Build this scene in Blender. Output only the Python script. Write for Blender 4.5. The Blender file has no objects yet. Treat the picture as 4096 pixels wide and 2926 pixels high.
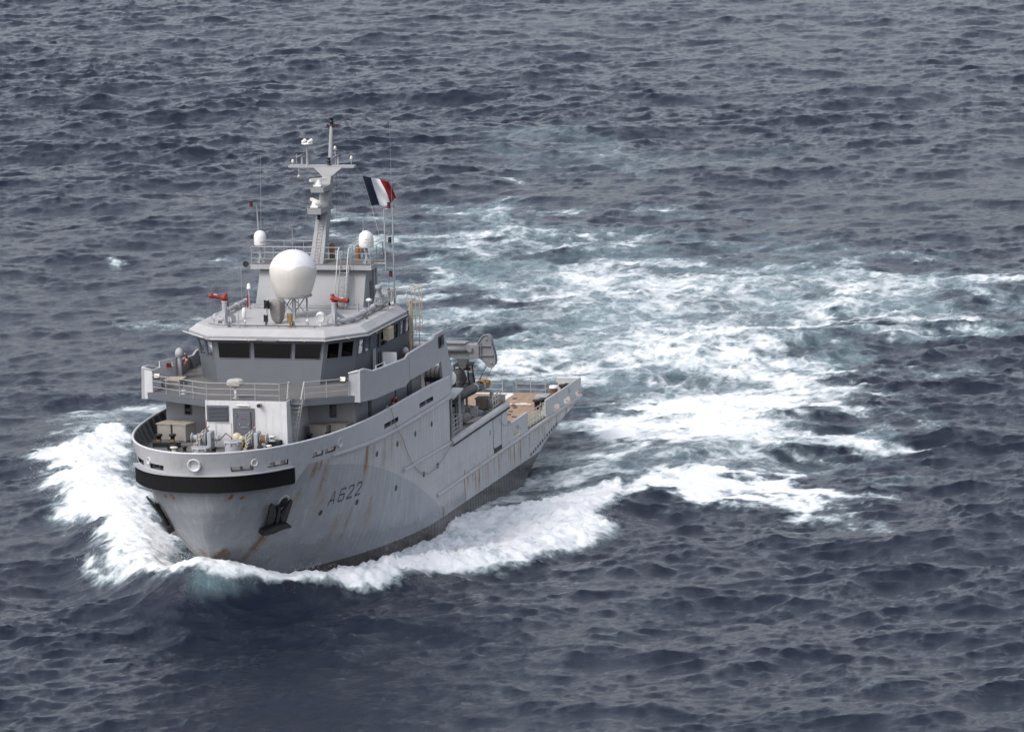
import bpy, bmesh, math, random
import numpy as np
from mathutils import Vector, Matrix
random.seed(7); rng = np.random.default_rng(11)
C = bpy.context.scene.collection
scene = bpy.context.scene
R = math.radians

# ---------------------------------------------------------------- camera
cam_d = bpy.data.cameras.new('camera'); cam = bpy.data.objects.new('camera', cam_d); C.objects.link(cam)
right = Vector((-0.25706331, 0.96603037, -0.0265289)); up = Vector((-0.15780701, -0.01487828, 0.98735788)); fwd = right.cross(up) * -1
M = Matrix((right, up, right.cross(up))).transposed().to_4x4(); M.translation = Vector((373.87, 112.02, 71.465))
cam.matrix_world = M
cam_d.sensor_width = 36; cam_d.lens = 214.77; cam_d.clip_start = 1; cam_d.clip_end = 30000
scene.camera = cam
# ---------------------------------------------------------------- sky, sun, exposure
SUN_EL, SUN_AZ = R(47), R(-38)          # azimuth from the bow (+X), towards starboard
world = bpy.data.worlds.new('World'); scene.world = world; world.use_nodes = True
nt = world.node_tree; nt.nodes.clear()
sky = nt.nodes.new('ShaderNodeTexSky'); sky.sky_type = 'NISHITA'; sky.sun_disc = False
sky.sun_elevation = SUN_EL; sky.sun_rotation = R(90) - SUN_AZ; sky.air_density = 1.0; sky.dust_density = 3.0; sky.ozone_density = 1.5
hs = nt.nodes.new('ShaderNodeHueSaturation'); hs.inputs['Saturation'].default_value = 0.42
bg = nt.nodes.new('ShaderNodeBackground'); bg.inputs['Strength'].default_value = 0.148
wo = nt.nodes.new('ShaderNodeOutputWorld')
tn = nt.nodes.new('ShaderNodeMix'); tn.data_type = 'RGBA'; tn.blend_type = 'MULTIPLY'; tn.inputs[0].default_value = 1; tn.inputs[7].default_value = (1.0, .982, 1.005, 1)   # the cool mauve cast of thin overcast
nt.links.new(sky.outputs[0], hs.inputs['Color']); nt.links.new(hs.outputs[0], tn.inputs[6]); nt.links.new(tn.outputs[2], bg.inputs['Color']); nt.links.new(bg.outputs[0], wo.inputs['Surface'])
sl = bpy.data.lights.new('sun', 'SUN'); sl.energy = 0.85; sl.angle = R(25); sl.color = (1, .97, .92)
sun = bpy.data.objects.new('sun', sl); C.objects.link(sun)
sdir = Vector((math.cos(SUN_EL) * math.cos(SUN_AZ), math.cos(SUN_EL) * math.sin(SUN_AZ), math.sin(SUN_EL)))
sun.rotation_euler = sdir.to_track_quat('Z', 'Y').to_euler()
scene.view_settings.view_transform = 'Standard'; scene.view_settings.look = 'None'
scene.view_settings.exposure = 0.73; scene.view_settings.gamma = 1; scene.view_settings.use_curve_mapping = False
scene.cycles.use_denoising = True
scene.cycles.max_bounces = 6; scene.cycles.transparent_max_bounces = 12

# ---------------------------------------------------------------- node helpers
class NB:
    def __init__(s, name):
        s.m = bpy.data.materials.new(name); s.m.use_nodes = True; s.t = s.m.node_tree
        s.p = s.t.nodes['Principled BSDF']; s.out = s.t.nodes['Material Output']
    def n(s, typ, **kw):
        nd = s.t.nodes.new(typ)
        for k, v in kw.items(): setattr(nd, k, v)
        return nd
    def l(s, a, b): s.t.links.new(a, b)
    def setin(s, sock, v):
        if hasattr(v, 'is_output'): s.l(v, sock)
        else: sock.default_value = v
    def math(s, op, a, b=0.0, c=None, clamp=False):
        nd = s.n('ShaderNodeMath', operation=op); nd.use_clamp = clamp
        s.setin(nd.inputs[0], a); s.setin(nd.inputs[1], b)
        if c is not None: s.setin(nd.inputs[2], c)
        return nd.outputs[0]
    def mr(s, v, a, b, c=0.0, d=1.0, smooth=False):
        nd = s.n('ShaderNodeMapRange'); nd.clamp = True
        if smooth: nd.interpolation_type = 'SMOOTHSTEP'
        s.setin(nd.inputs[0], v)
        for i, x in enumerate((a, b, c, d)): s.setin(nd.inputs[1 + i], x)
        return nd.outputs[0]
    def mix(s, f, a, b, blend='MIX'):
        nd = s.n('ShaderNodeMix', data_type='RGBA'); nd.blend_type = blend
        s.setin(nd.inputs[0], f)
        for i, v in ((6, a), (7, b)):
            if hasattr(v, 'is_output'): s.l(v, nd.inputs[i])
            else: nd.inputs[i].default_value = (*v, 1)
        return nd.outputs[2]
    def noise(s, vec, scale, detail=4.0, rough=.55, dist=0.0, kind='FBM'):
        nd = s.n('ShaderNodeTexNoise'); nd.inputs['Scale'].default_value = scale; nd.inputs['Detail'].default_value = detail
        nd.inputs['Roughness'].default_value = rough; nd.inputs['Distortion'].default_value = dist
        if vec is not None: s.l(vec, nd.inputs['Vector'])
        return nd.outputs[0]
    def coord(s, kind='Object'): return s.n('ShaderNodeTexCoord').outputs[kind]
    def scalev(s, vec, sc):
        nd = s.n('ShaderNodeMapping'); nd.inputs['Scale'].default_value = sc; s.l(vec, nd.inputs['Vector']); return nd.outputs[0]
    def attr(s, name):
        nd = s.n('ShaderNodeAttribute', attribute_name=name); return nd.outputs['Fac']
    def bump(s, h, strength=.3, dist=.02):
        nd = s.n('ShaderNodeBump'); nd.inputs['Strength'].default_value = strength; nd.inputs['Distance'].default_value = dist
        s.l(h, nd.inputs['Height']); s.l(nd.outputs[0], s.p.inputs['Normal']); return nd.outputs[0]
    def base(s, v, rough=.5, metal=0.0, spec=.5):
        if hasattr(v, 'is_output'): s.l(v, s.p.inputs['Base Color'])
        else: s.p.inputs['Base Color'].default_value = (*v, 1)
        s.setin(s.p.inputs['Roughness'], rough); s.p.inputs['Metallic'].default_value = metal
        s.p.inputs['Specular IOR Level'].default_value = spec

def paint(name, col, rough=.5, var=.12, rust=0.0, grime=.25, streak=True, metal=0.0, spec=.35):
    """weathered paint: mottled colour, faint vertical grime runs, optional rust runs"""
    b = NB(name); co = b.coord()
    n1 = b.noise(co, 1.3, 5, .6); n2 = b.noise(b.scalev(co, (5, 5, .35)), 1.0, 4, .6)
    c = b.mix(b.mr(n1, .3, .7), tuple(x * (1 - var) for x in col), tuple(min(1, x * (1 + var)) for x in col))
    if streak: c = b.mix(b.math('MULTIPLY', b.mr(n2, .52, .75), grime), c, (.16, .145, .12))
    if rust > 0:
        n3 = b.noise(b.scalev(co, (3.1, 3.1, .22)), 1.0, 5, .65); n4 = b.noise(co, 1.1, 2, .5)
        f = b.math('MULTIPLY', b.mr(n3, .60, .72), b.mr(n4, .45, .62)); c = b.mix(b.math('MULTIPLY', f, rust), c, (.19, .085, .03))
    b.base(c, rough, metal, spec); b.bump(b.noise(co, 3.0, 3, .5), .12, .03)
    return b.m

def plain(name, col, rough=.5, metal=0.0, var=.15, scale=6.0, spec=.4):
    b = NB(name); n = b.noise(b.coord(), scale, 4, .6)
    b.base(b.mix(b.mr(n, .3, .7), tuple(x * (1 - var) for x in col), tuple(min(1, x * (1 + var)) for x in col)), rough, metal, spec); return b.m

# ---------------------------------------------------------------- mesh helpers
class MB:
    def __init__(s): s.v = []; s.f = []; s.sm = []; s.mi = []
    def add(s, vs, fs, smooth=False, mi=0):
        o = len(s.v); s.v += [tuple(map(float, p)) for p in vs]
        for f in fs: s.f.append(tuple(o + i for i in f)); s.sm.append(smooth); s.mi.append(mi)
        return s
    def box(s, x0, x1, y0, y1, z0, z1, mi=0):
        return s.add([(x, y, z) for x in (x0, x1) for y in (y0, y1) for z in (z0, z1)],
                     [(0, 1, 3, 2), (4, 6, 7, 5), (0, 4, 5, 1), (2, 3, 7, 6), (0, 2, 6, 4), (1, 5, 7, 3)], mi=mi)
    def obox(s, c, ax, ay, az, mi=0):
        c, ax, ay, az = map(Vector, (c, ax, ay, az))
        return s.add([c + ax * i + ay * j + az * k for i in (-1, 1) for j in (-1, 1) for k in (-1, 1)],
                     [(0, 1, 3, 2), (4, 6, 7, 5), (0, 4, 5, 1), (2, 3, 7, 6), (0, 2, 6, 4), (1, 5, 7, 3)], mi=mi)
    def bbox(s, x0, x1, y0, y1, z0, z1, b=.03, mi=0):
        """box with its edges bevelled"""
        bm = bmesh.new(); bmesh.ops.create_cube(bm, size=1)
        for v in bm.verts: v.co = Vector(((x0 + x1) / 2 + v.co.x * (x1 - x0), (y0 + y1) / 2 + v.co.y * (y1 - y0), (z0 + z1) / 2 + v.co.z * (z1 - z0)))
        bmesh.ops.bevel(bm, geom=list(bm.edges), offset=b, segments=2, affect='EDGES', profile=.6)
        bm.verts.index_update(); s.add([v.co for v in bm.verts], [[v.index for v in f.verts] for f in bm.faces], mi=mi); bm.free(); return s
    def tube(s, pts, r, n=8, caps=True, mi=0):
        pts = [Vector(p) for p in pts]; rs = r if isinstance(r, (list, tuple)) else [r] * len(pts)
        t = (pts[1] - pts[0]).normalized(); a = t.orthogonal().normalized(); vs = []
        for i, p in enumerate(pts):
            if i == 0: t = pts[1] - p
            elif i == len(pts) - 1: t = p - pts[-2]
            else: t = (pts[i + 1] - p).normalized() + (p - pts[i - 1]).normalized()
            t = t.normalized() if t.length > 1e-9 else Vector((0, 0, 1))
            a = (a - t * a.dot(t)); a = a.normalized() if a.length > 1e-6 else t.orthogonal().normalized(); b = t.cross(a)
            for k in range(n):
                w = 2 * math.pi * k / n; vs.append(p + (a * math.cos(w) + b * math.sin(w)) * rs[i])
        m = len(pts)
        s.add(vs, [(i * n + k, i * n + (k + 1) % n, (i + 1) * n + (k + 1) % n, (i + 1) * n + k) for i in range(m - 1) for k in range(n)], smooth=n > 6, mi=mi)
        if caps:
            s.add(vs[:n], [tuple(range(n))[::-1]], mi=mi); s.add(vs[-n:], [tuple(range(n))], mi=mi)
        return s
    def lathe(s, c, ax, prof, n=20, smooth=True, mi=0):
        c = Vector(c); ax = Vector(ax).normalized(); a = ax.orthogonal().normalized(); b = ax.cross(a)
        vs = [c + ax * h + (a * math.cos(2 * math.pi * k / n) + b * math.sin(2 * math.pi * k / n)) * max(r, 1e-4) for h, r in prof for k in range(n)]
        m = len(prof)
        fs = [(i * n + k, i * n + (k + 1) % n, (i + 1) * n + (k + 1) % n, (i + 1) * n + k) for i in range(m - 1) for k in range(n)]
        s.add(vs, fs, smooth=smooth, mi=mi)
        s.add(vs[:n], [tuple(range(n))[::-1]], mi=mi); s.add(vs[-n:], [tuple(range(n))], mi=mi); return s
    def cyl(s, a, b, r, n=14, mi=0): return s.tube([a, b], r, n, True, mi)
    def prism(s, poly, off, mi=0):
        n = len(poly); p = [Vector(q) for q in poly]; q = [a + Vector(off) for a in p]
        return s.add(p + q, [tuple(range(n))[::-1], tuple(range(n, 2 * n))] + [(i, (i + 1) % n, n + (i + 1) % n, n + i) for i in range(n)], mi=mi)
    def plan(s, xy, z0, z1, mi=0): return s.prism([(x, y, z0) for x, y in xy], (0, 0, z1 - z0), mi)
    def loft(s, lo, hi, mi=0):
        n = len(lo); return s.add(list(lo) + list(hi), [tuple(range(n))[::-1], tuple(range(n, 2 * n))] + [(i, (i + 1) % n, n + (i + 1) % n, n + i) for i in range(n)], mi=mi)
    def grid(s, P, smooth=True, mi=0, keep=None):
        nu, nv = len(P), len(P[0]); fs = [(i * nv + j, (i + 1) * nv + j, (i + 1) * nv + j + 1, i * nv + j + 1) for i in range(nu - 1) for j in range(nv - 1) if keep is None or keep(i, j)]
        return s.add([p for row in P for p in row], fs, smooth, mi)
    def sphere(s, c, r, n=14, mi=0, sx=1, sy=1, sz=1):
        pr = [(r * -math.cos(math.pi * i / n), r * math.sin(math.pi * i / n)) for i in range(n + 1)]
        o = len(s.v); s.lathe((0, 0, 0), (0, 0, 1), pr, n * 2, mi=mi)
        for i in range(o, len(s.v)): x, y, z = s.v[i]; s.v[i] = (c[0] + x * sx, c[1] + y * sy, c[2] + z * sz)
        return s
    def torus(s, c, ax, R0, r, n=22, m=8, mi=0):
        c = Vector(c); ax = Vector(ax).normalized(); a = ax.orthogonal().normalized(); b = ax.cross(a); P = []
        for i in range(n + 1):
            w = 2 * math.pi * i / n; d = a * math.cos(w) + b * math.sin(w)
            P.append([c + d * (R0 + r * math.cos(2 * math.pi * j / m)) + ax * r * math.sin(2 * math.pi * j / m) for j in range(m + 1)])
        return s.grid(P, True, mi)
    def build(s, name, mats, parent=None, recalc=True):
        me = bpy.data.meshes.new(name); me.from_pydata(s.v, [], s.f)
        for m in (mats if isinstance(mats, (list, tuple)) else [mats]): me.materials.append(m)
        me.polygons.foreach_set('use_smooth', s.sm); me.polygons.foreach_set('material_index', s.mi)
        if recalc:
            bm = bmesh.new(); bm.from_mesh(me); bmesh.ops.recalc_face_normals(bm, faces=bm.faces); bm.to_mesh(me); bm.free()
        me.update(); o = bpy.data.objects.new(name, me); C.objects.link(o)
        if parent: o.parent = parent
        return o
def tag(o, label=None, cat=None, group=None, kind=None):
    for k, v in (('label', label), ('category', cat), ('group', group), ('kind', kind)):
        if v: o[k] = v
    return o
def empty(name, loc=(0, 0, 0), parent=None):
    o = bpy.data.objects.new(name, None); o.location = loc; o.empty_display_size = .2; C.objects.link(o)
    if parent: o.parent = parent
    return o

# ---------------------------------------------------------------- hull form (ship coordinates: +X bow, +Y port, z = 0 calm water)
def xs(z): return np.interp(z, [-3, 0, .95, 3, 4.6, 6.2, 7.4, 8.5, 10.0], [24.5, 26.6, 27.4, 30.0, 31.4, 32.1, 32.4, 32.55, 32.9])
def hull_y(x, z):
    z = np.asarray(z, float); s = np.clip((z - .95) / 7.45, -.3, 1.0); xp = 4 + 9 * s; n = 2.1 + .1 * s
    m = np.clip(1 - .615 * np.clip(s, 0, 1) ** .8, .385, 1)
    t = np.clip((x - xp) / (xs(np.minimum(z, 8.5)) - xp), 0, 1); return 7 * np.power(np.clip(1 - t ** n, 0, 1), m)
# ---------------------------------------------------------------- sea
def ocean_tile(N, L, lam_p, wdir, spread, seed, hs):
    g = np.random.default_rng(seed); k = 2 * np.pi * np.fft.fftfreq(N, L / N); kx, ky = np.meshgrid(k, k, indexing='ij')
    kk = np.hypot(kx, ky); kk[0, 0] = 1; kp = 2 * np.pi / lam_p
    ct = (kx * math.cos(wdir) + ky * math.sin(wdir)) / kk
    P = np.exp(-1.25 * (kp / kk) ** 2) * kk ** -3.75 * np.where(ct > 0, .06 + np.abs(ct) ** spread, .06); P[0, 0] = 0
    P *= np.exp(-(kk * L / N * .45) ** 2)
    h = np.sqrt(P) * (g.normal(size=(N, N)) + 1j * g.normal(size=(N, N)))
    z = np.real(np.fft.ifft2(h)); sc = hs / 4 / z.std(); z *= sc
    dx = np.real(np.fft.ifft2(1j * kx / kk * h)) * sc; dy = np.real(np.fft.ifft2(1j * ky / kk * h)) * sc
    return (z, dx, dy, L)
def fractal_tile(N, L, beta, seed, lo=0.0):
    g = np.random.default_rng(seed); k = np.fft.fftfreq(N, 1 / N); kx, ky = np.meshgrid(k, k, indexing='ij'); kk = np.hypot(kx, ky); kk[0, 0] = 1
    A = kk ** -beta * (kk >= lo); A[0, 0] = 0; z = np.real(np.fft.ifft2(A * np.exp(2j * np.pi * g.random((N, N))))); return (z / z.std(), L)
def sample(z, L, x, y, rot=0.0):
    N = z.shape[0]; c, s = math.cos(rot), math.sin(rot); u = (x * c + y * s) / L * N; v = (-x * s + y * c) / L * N
    i = np.floor(u).astype(int); j = np.floor(v).astype(int); fu = u - i; fv = v - j; i %= N; j %= N; i2 = (i + 1) % N; j2 = (j + 1) % N
    return z[i, j] * (1 - fu) * (1 - fv) + z[i2, j] * fu * (1 - fv) + z[i, j2] * (1 - fu) * fv + z[i2, j2] * fu * fv
RIDGES = [
 [(31.5,0,2.3,2.6),(29,4.0,2.0,2.4),(24.5,7.2,1.6,2.3),(18.5,9.8,1.3,2.4),(13.5,13.2,1.25,2.5),(6.5,15.0,1.15,2.6),(0,15.6,.95,2.6),(-7,16.6,.8,2.2),(-14,21,.4,2.5)],
 [(31.5,0,2.3,2.6),(28,-4.5,2.0,2.6),(21,-8.0,1.9,2.6),(13,-11.0,1.8,2.8),(4,-14.8,1.6,3.0),(-6,-20,1.3,3.2),(-18,-25,1.0,3.5),(-32,-29,.5,4)],
 [(-18,10,.5,2.5),(-26,18,.6,2.5),(-33,29,.6,2.5),(-36,40,.3,2.5)]]
def wake_h(x, y):
    H = np.zeros_like(x)
    for L in RIDGES:
        best = np.zeros_like(x)
        for a, b in zip(L[:-1], L[1:]):
            dx, dy = b[0] - a[0], b[1] - a[1]; t = np.clip(((x - a[0]) * dx + (y - a[1]) * dy) / (dx * dx + dy * dy), 0, 1)
            d2 = (x - a[0] - t * dx) ** 2 + (y - a[1] - t * dy) ** 2; h = a[2] + (b[2] - a[2]) * t; w = a[3] + (b[3] - a[3]) * t
            best = np.maximum(best, h * np.exp(-d2 / (w * w)))
        H = np.maximum(H, best)
    m = 1.7 * np.exp(-((x - 30) / np.where(x > 30, 5.5, 8.)) ** 2 - (y / 4.2) ** 2); H = np.maximum(H, H * .65 + m)
    return H - .55 * np.exp(-((x + 17) / 9) ** 2 - ((np.abs(y) - 7) / 4) ** 2)
FOAM=[
('midfill',0.76,4,[(-48.3,2.9),(-58.8,5.7),(-69.3,15.4),(-66.6,21.1),(-52.3,22.3),(-31.9,26.6),(-40.1,18.4),(-37.3,9.3),(-34.1,5.2)]),
('tail1',0.82,1.6,[(-31.2,20.1),(-30.5,26.9),(-30.1,30.1),(-30.0,34.0),(-27.1,31.0),(-26.9,26.0),(-26.0,22.2)]),
('tail2',0.86,1.5,[(-19.3,24.3),(-15.4,29.4),(-11.0,33.3),(-9.6,29.7),(-11.0,26.1)]),
('tail3',0.8,1.5,[(-8.5,23.6),(-7.9,27.4),(-4.4,30.8),(-4.5,26.3)]),
('fan',0.62,8,[(-142.5,-39.6),(-150.3,-35.2),(-150.8,-26.9),(-121.5,-14.1),(-122.0,-7.6),(-114.8,3.7),(-116.3,23.1),(-94.2,27.1),(-82.1,21.4),(-66.5,19.4),(-51.9,18.4),(-38.7,23.5),(-28.3,30.4),(-21.6,16.3),(-35.0,5.0),(-50.3,2.4),(-53.2,-10.0),(-97.3,-24.3)]),
('fan2',0.64,2.5,[(-34.0,4.9),(-23.6,15.8),(-25.8,21.6),(-20.9,25.8),(-21.3,18.2),(-21.1,13.3),(-21.9,9.3),(-16.3,6.6),(-12.3,6.1),(-25.2,5.9)]),
('farstreak',0.3,5,[(-201.5,-43.3),(-207.2,-38.9),(-191.5,-28.6),(-184.9,-22.6),(-191.9,-19.8),(-181.8,-15.3),(-168.3,-22.9),(-177.5,-33.9)]),
('sbdense',0.985,1.2,[(-6.7,-24.8),(-4.5,-22.5),(4.0,-18.3),(9.8,-14.7),(17.9,-11.2),(19.1,-11.4),(25.4,-7.7),(28.5,-4.6),(31.9,-1.5),(32.2,-0.2),(15.8,-6.7),(12.2,-8.6),(5.9,-11.2),(-2.9,-15.0),(-11.0,-19.0),(-22.2,-22.9),(-32.0,-25.6),(-32.5,-28.1),(-25.6,-28.1),(-19.0,-28.0),(-10.6,-24.6)]),
('sbinner',0.62,1.5,[(-23.3,-23.1),(-43.2,-28.3),(-41.4,-26.7),(-6.1,-15.6),(4.3,-11.1),(30.4,-1.1),(13.4,-8.1),(1.2,-13.3),(-9.1,-18.3)]),
('sbouter',0.6,2,[(-25.1,-31.3),(-30.4,-31.8),(-39.8,-31.7),(-45.2,-29.0),(-47.2,-28.6),(-34.7,-25.5),(-28.6,-26.2),(-18.9,-26.2),(-21.9,-29.9)]),
('sbfar',0.5,2.5,[(-83.3,-45.3),(-84.7,-43.9),(-80.5,-37.2),(-74.8,-35.1),(-75.7,-38.3),(-78.8,-43.1)]),
('sbfar2',0.35,2.5,[(-46.4,-37.1),(-45.5,-35.4),(-49.0,-31.3),(-45.2,-28.6),(-42.8,-32.7)]),
('front',0.985,0.7,[(19.0,-12.2),(26.2,-6.2),(30.4,-1.1),(15.2,-4.6),(15.0,-2.3),(16.4,0.5),(14.3,2.2),(8.6,4.4),(4.5,6.2),(0.4,7.2),(19.5,11.9),(25.2,9.2),(28.5,5.9),(31.2,2.8),(32.6,1.0),(32.0,-1.4),(28.7,-4.5),(26.4,-7.3),(21.4,-11.3)]),
('breaker',0.985,0.8,[(17.3,0.8),(8.6,4.4),(3.7,6.0),(-3.1,7.4),(-8.0,8.9),(-12.4,10.8),(-15.8,14.0),(-8.1,17.4),(-6.5,16.6),(-2.8,16.3),(0.7,16.8),(2.0,17.8),(7.6,17.1),(11.4,16.0),(14.8,15.3),(16.8,14.3),(18.1,13.2),(19.1,11.8),(25.2,9.2),(28.5,6.0)]),
('wash1',0.955,3,[(-15.8,14.0),(-16.8,11.2),(-20.4,14.1),(-21.9,18.1),(-21.4,22.6),(-18.8,25.9),(-15.2,29.1),(-11.0,32.8),(-10.1,29.6),(-11.5,25.7),(-8.4,27.3),(-4.4,30.2),(-5.2,26.2),(-7.0,22.8),(-8.5,19.4),(-8.1,17.4)]),
('wash1b',0.86,2.5,[(-3.9,6.3),(-16.1,5.8),(-23.9,8.8),(-22.2,13.0),(-19.2,14.4),(-13.4,10.5),(-4.1,8.4)]),
('hullside',0.8,1.2,[(-4.7,5.8),(-12.0,5.6),(-17.1,6.4),(-20.9,8.0),(-19.0,11.6),(-16.0,9.9),(-8.0,7.9),(1.2,6.8)]),
('mid',0.86,4,[(-34.0,4.9),(-29.2,9.0),(-26.4,12.6),(-23.1,17.8),(-26.0,22.8),(-28.1,25.8),(-27.4,30.9),(-29.6,33.9),(-29.6,29.9),(-30.1,27.0),(-36.9,23.9),(-41.3,20.7),(-47.9,18.3),(-53.4,13.8),(-52.9,8.8),(-47.7,6.7),(-38.8,5.6)]),
('sternside',0.86,4,[(-34.0,4.9),(-44.4,3.9),(-52.4,3.2),(-59.0,7.4),(-67.9,12.2),(-59.8,15.7),(-51.3,12.6),(-45.0,9.1),(-33.5,8.3)]),
('sternwake',0.76,6,[(-69.9,-14.3),(-76.6,-14.8),(-82.6,-12.7),(-81.9,-7.1),(-66.8,-0.4),(-78.2,2.8),(-87.8,7.8),(-100.3,12.4),(-99.5,18.0),(-84.0,17.5),(-68.3,15.6),(-59.5,12.4),(-54.8,6.7),(-50.3,2.4),(-54.0,-1.6),(-53.6,-5.0),(-53.2,-9.6)]),
('sternbright',0.85,5,[(-72.1,-14.9),(-80.1,-13.9),(-78.3,-8.7),(-70.8,-4.2),(-64.3,-4.3),(-58.7,-6.3),(-53.2,-9.6)]),
('sternbright2',0.74,4,[(-50.3,2.4),(-56.6,3.9),(-55.9,7.4),(-51.0,9.3),(-43.0,8.6),(-41.6,4.6)]),
('wakeR',0.66,7,[(-89.4,-1.7),(-102.1,4.6),(-107.6,10.9),(-108.7,24.5),(-97.7,26.5),(-91.2,19.7),(-81.6,16.2),(-70.1,11.7),(-76.0,3.3)]),
('oldwake',0.66,8,[(-136.7,-38.0),(-145.9,-33.9),(-142.0,-24.6),(-121.3,-16.8),(-108.4,-12.0),(-100.7,-13.8),(-95.2,-19.9),(-99.7,-25.7),(-120.2,-32.4)]),
('oldwake2',0.68,8,[(-94.9,-23.6),(-100.3,-18.3),(-100.9,-10.1),(-101.5,-2.7),(-89.3,-3.5),(-86.2,-11.9),(-81.1,-16.0),(-80.8,-19.6)]),
('oldwake3',0.27,5,[(-205.1,-45.2),(-207.2,-39.3),(-191.5,-28.6),(-181.3,-27.0),(-184.2,-35.6)]),
('oldwake4',0.3,8,[(-143.6,-23.0),(-138.5,-11.5),(-122.8,3.9),(-113.2,17.2),(-107.6,10.9),(-101.5,-2.7),(-108.4,-12.0)]),
('streak',0.95,0.6,[(-119.9,-17.7),(-110.8,-14.7),(-107.9,-11.9),(-110.4,-12.9),(-113.4,-15.0)]),
('cap1',0.82,1.2,[(-112.3,-54.6),(-117.2,-55.5),(-113.2,-53.4),(-111.1,-53.2)]),
('cap2',0.85,1,[(-3.4,32.6),(-5.3,33.0),(1.5,35.6),(1.1,34.9)]),
('cap3',0.75,1.2,[(-172.5,-35.6),(-171.6,-34.1),(-167.8,-32.6),(-167.1,-33.5)]),
('cap4',0.55,0.8,[(1.3,33.4),(0.4,34.0),(2.7,34.3)]),
('cap5',0.5,1.5,[(-43.1,28.5),(-42.3,30.8),(-33.3,32.9),(-32.4,31.5)]),
('cap6',0.36,1.5,[(9.6,27.5),(3.8,31.1),(6.1,31.3),(10.9,29.2)]),
('cap7',0.34,1.5,[(48.0,41.6),(47.2,43.5),(51.3,44.1),(51.5,42.6)]),
('cap8',0.3,1.5,[(47.2,30.0),(44.0,35.8),(47.7,35.4),(49.3,32.6)]),
('cap9',0.42,1,[(-113.3,17.6),(-116.1,20.4),(-113.6,21.5),(-112.1,19.3)]),
('cap10',0.5,1,[(-105.1,-38.5),(-109.2,-35.5),(-104.3,-31.7),(-99.0,-34.3)]),
('turqb',0,0.8,[(33.4,-0.1),(33.7,0.5),(33.2,1.5),(31.9,2.6),(31.3,2.9),(33.0,0.0)])]

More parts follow.
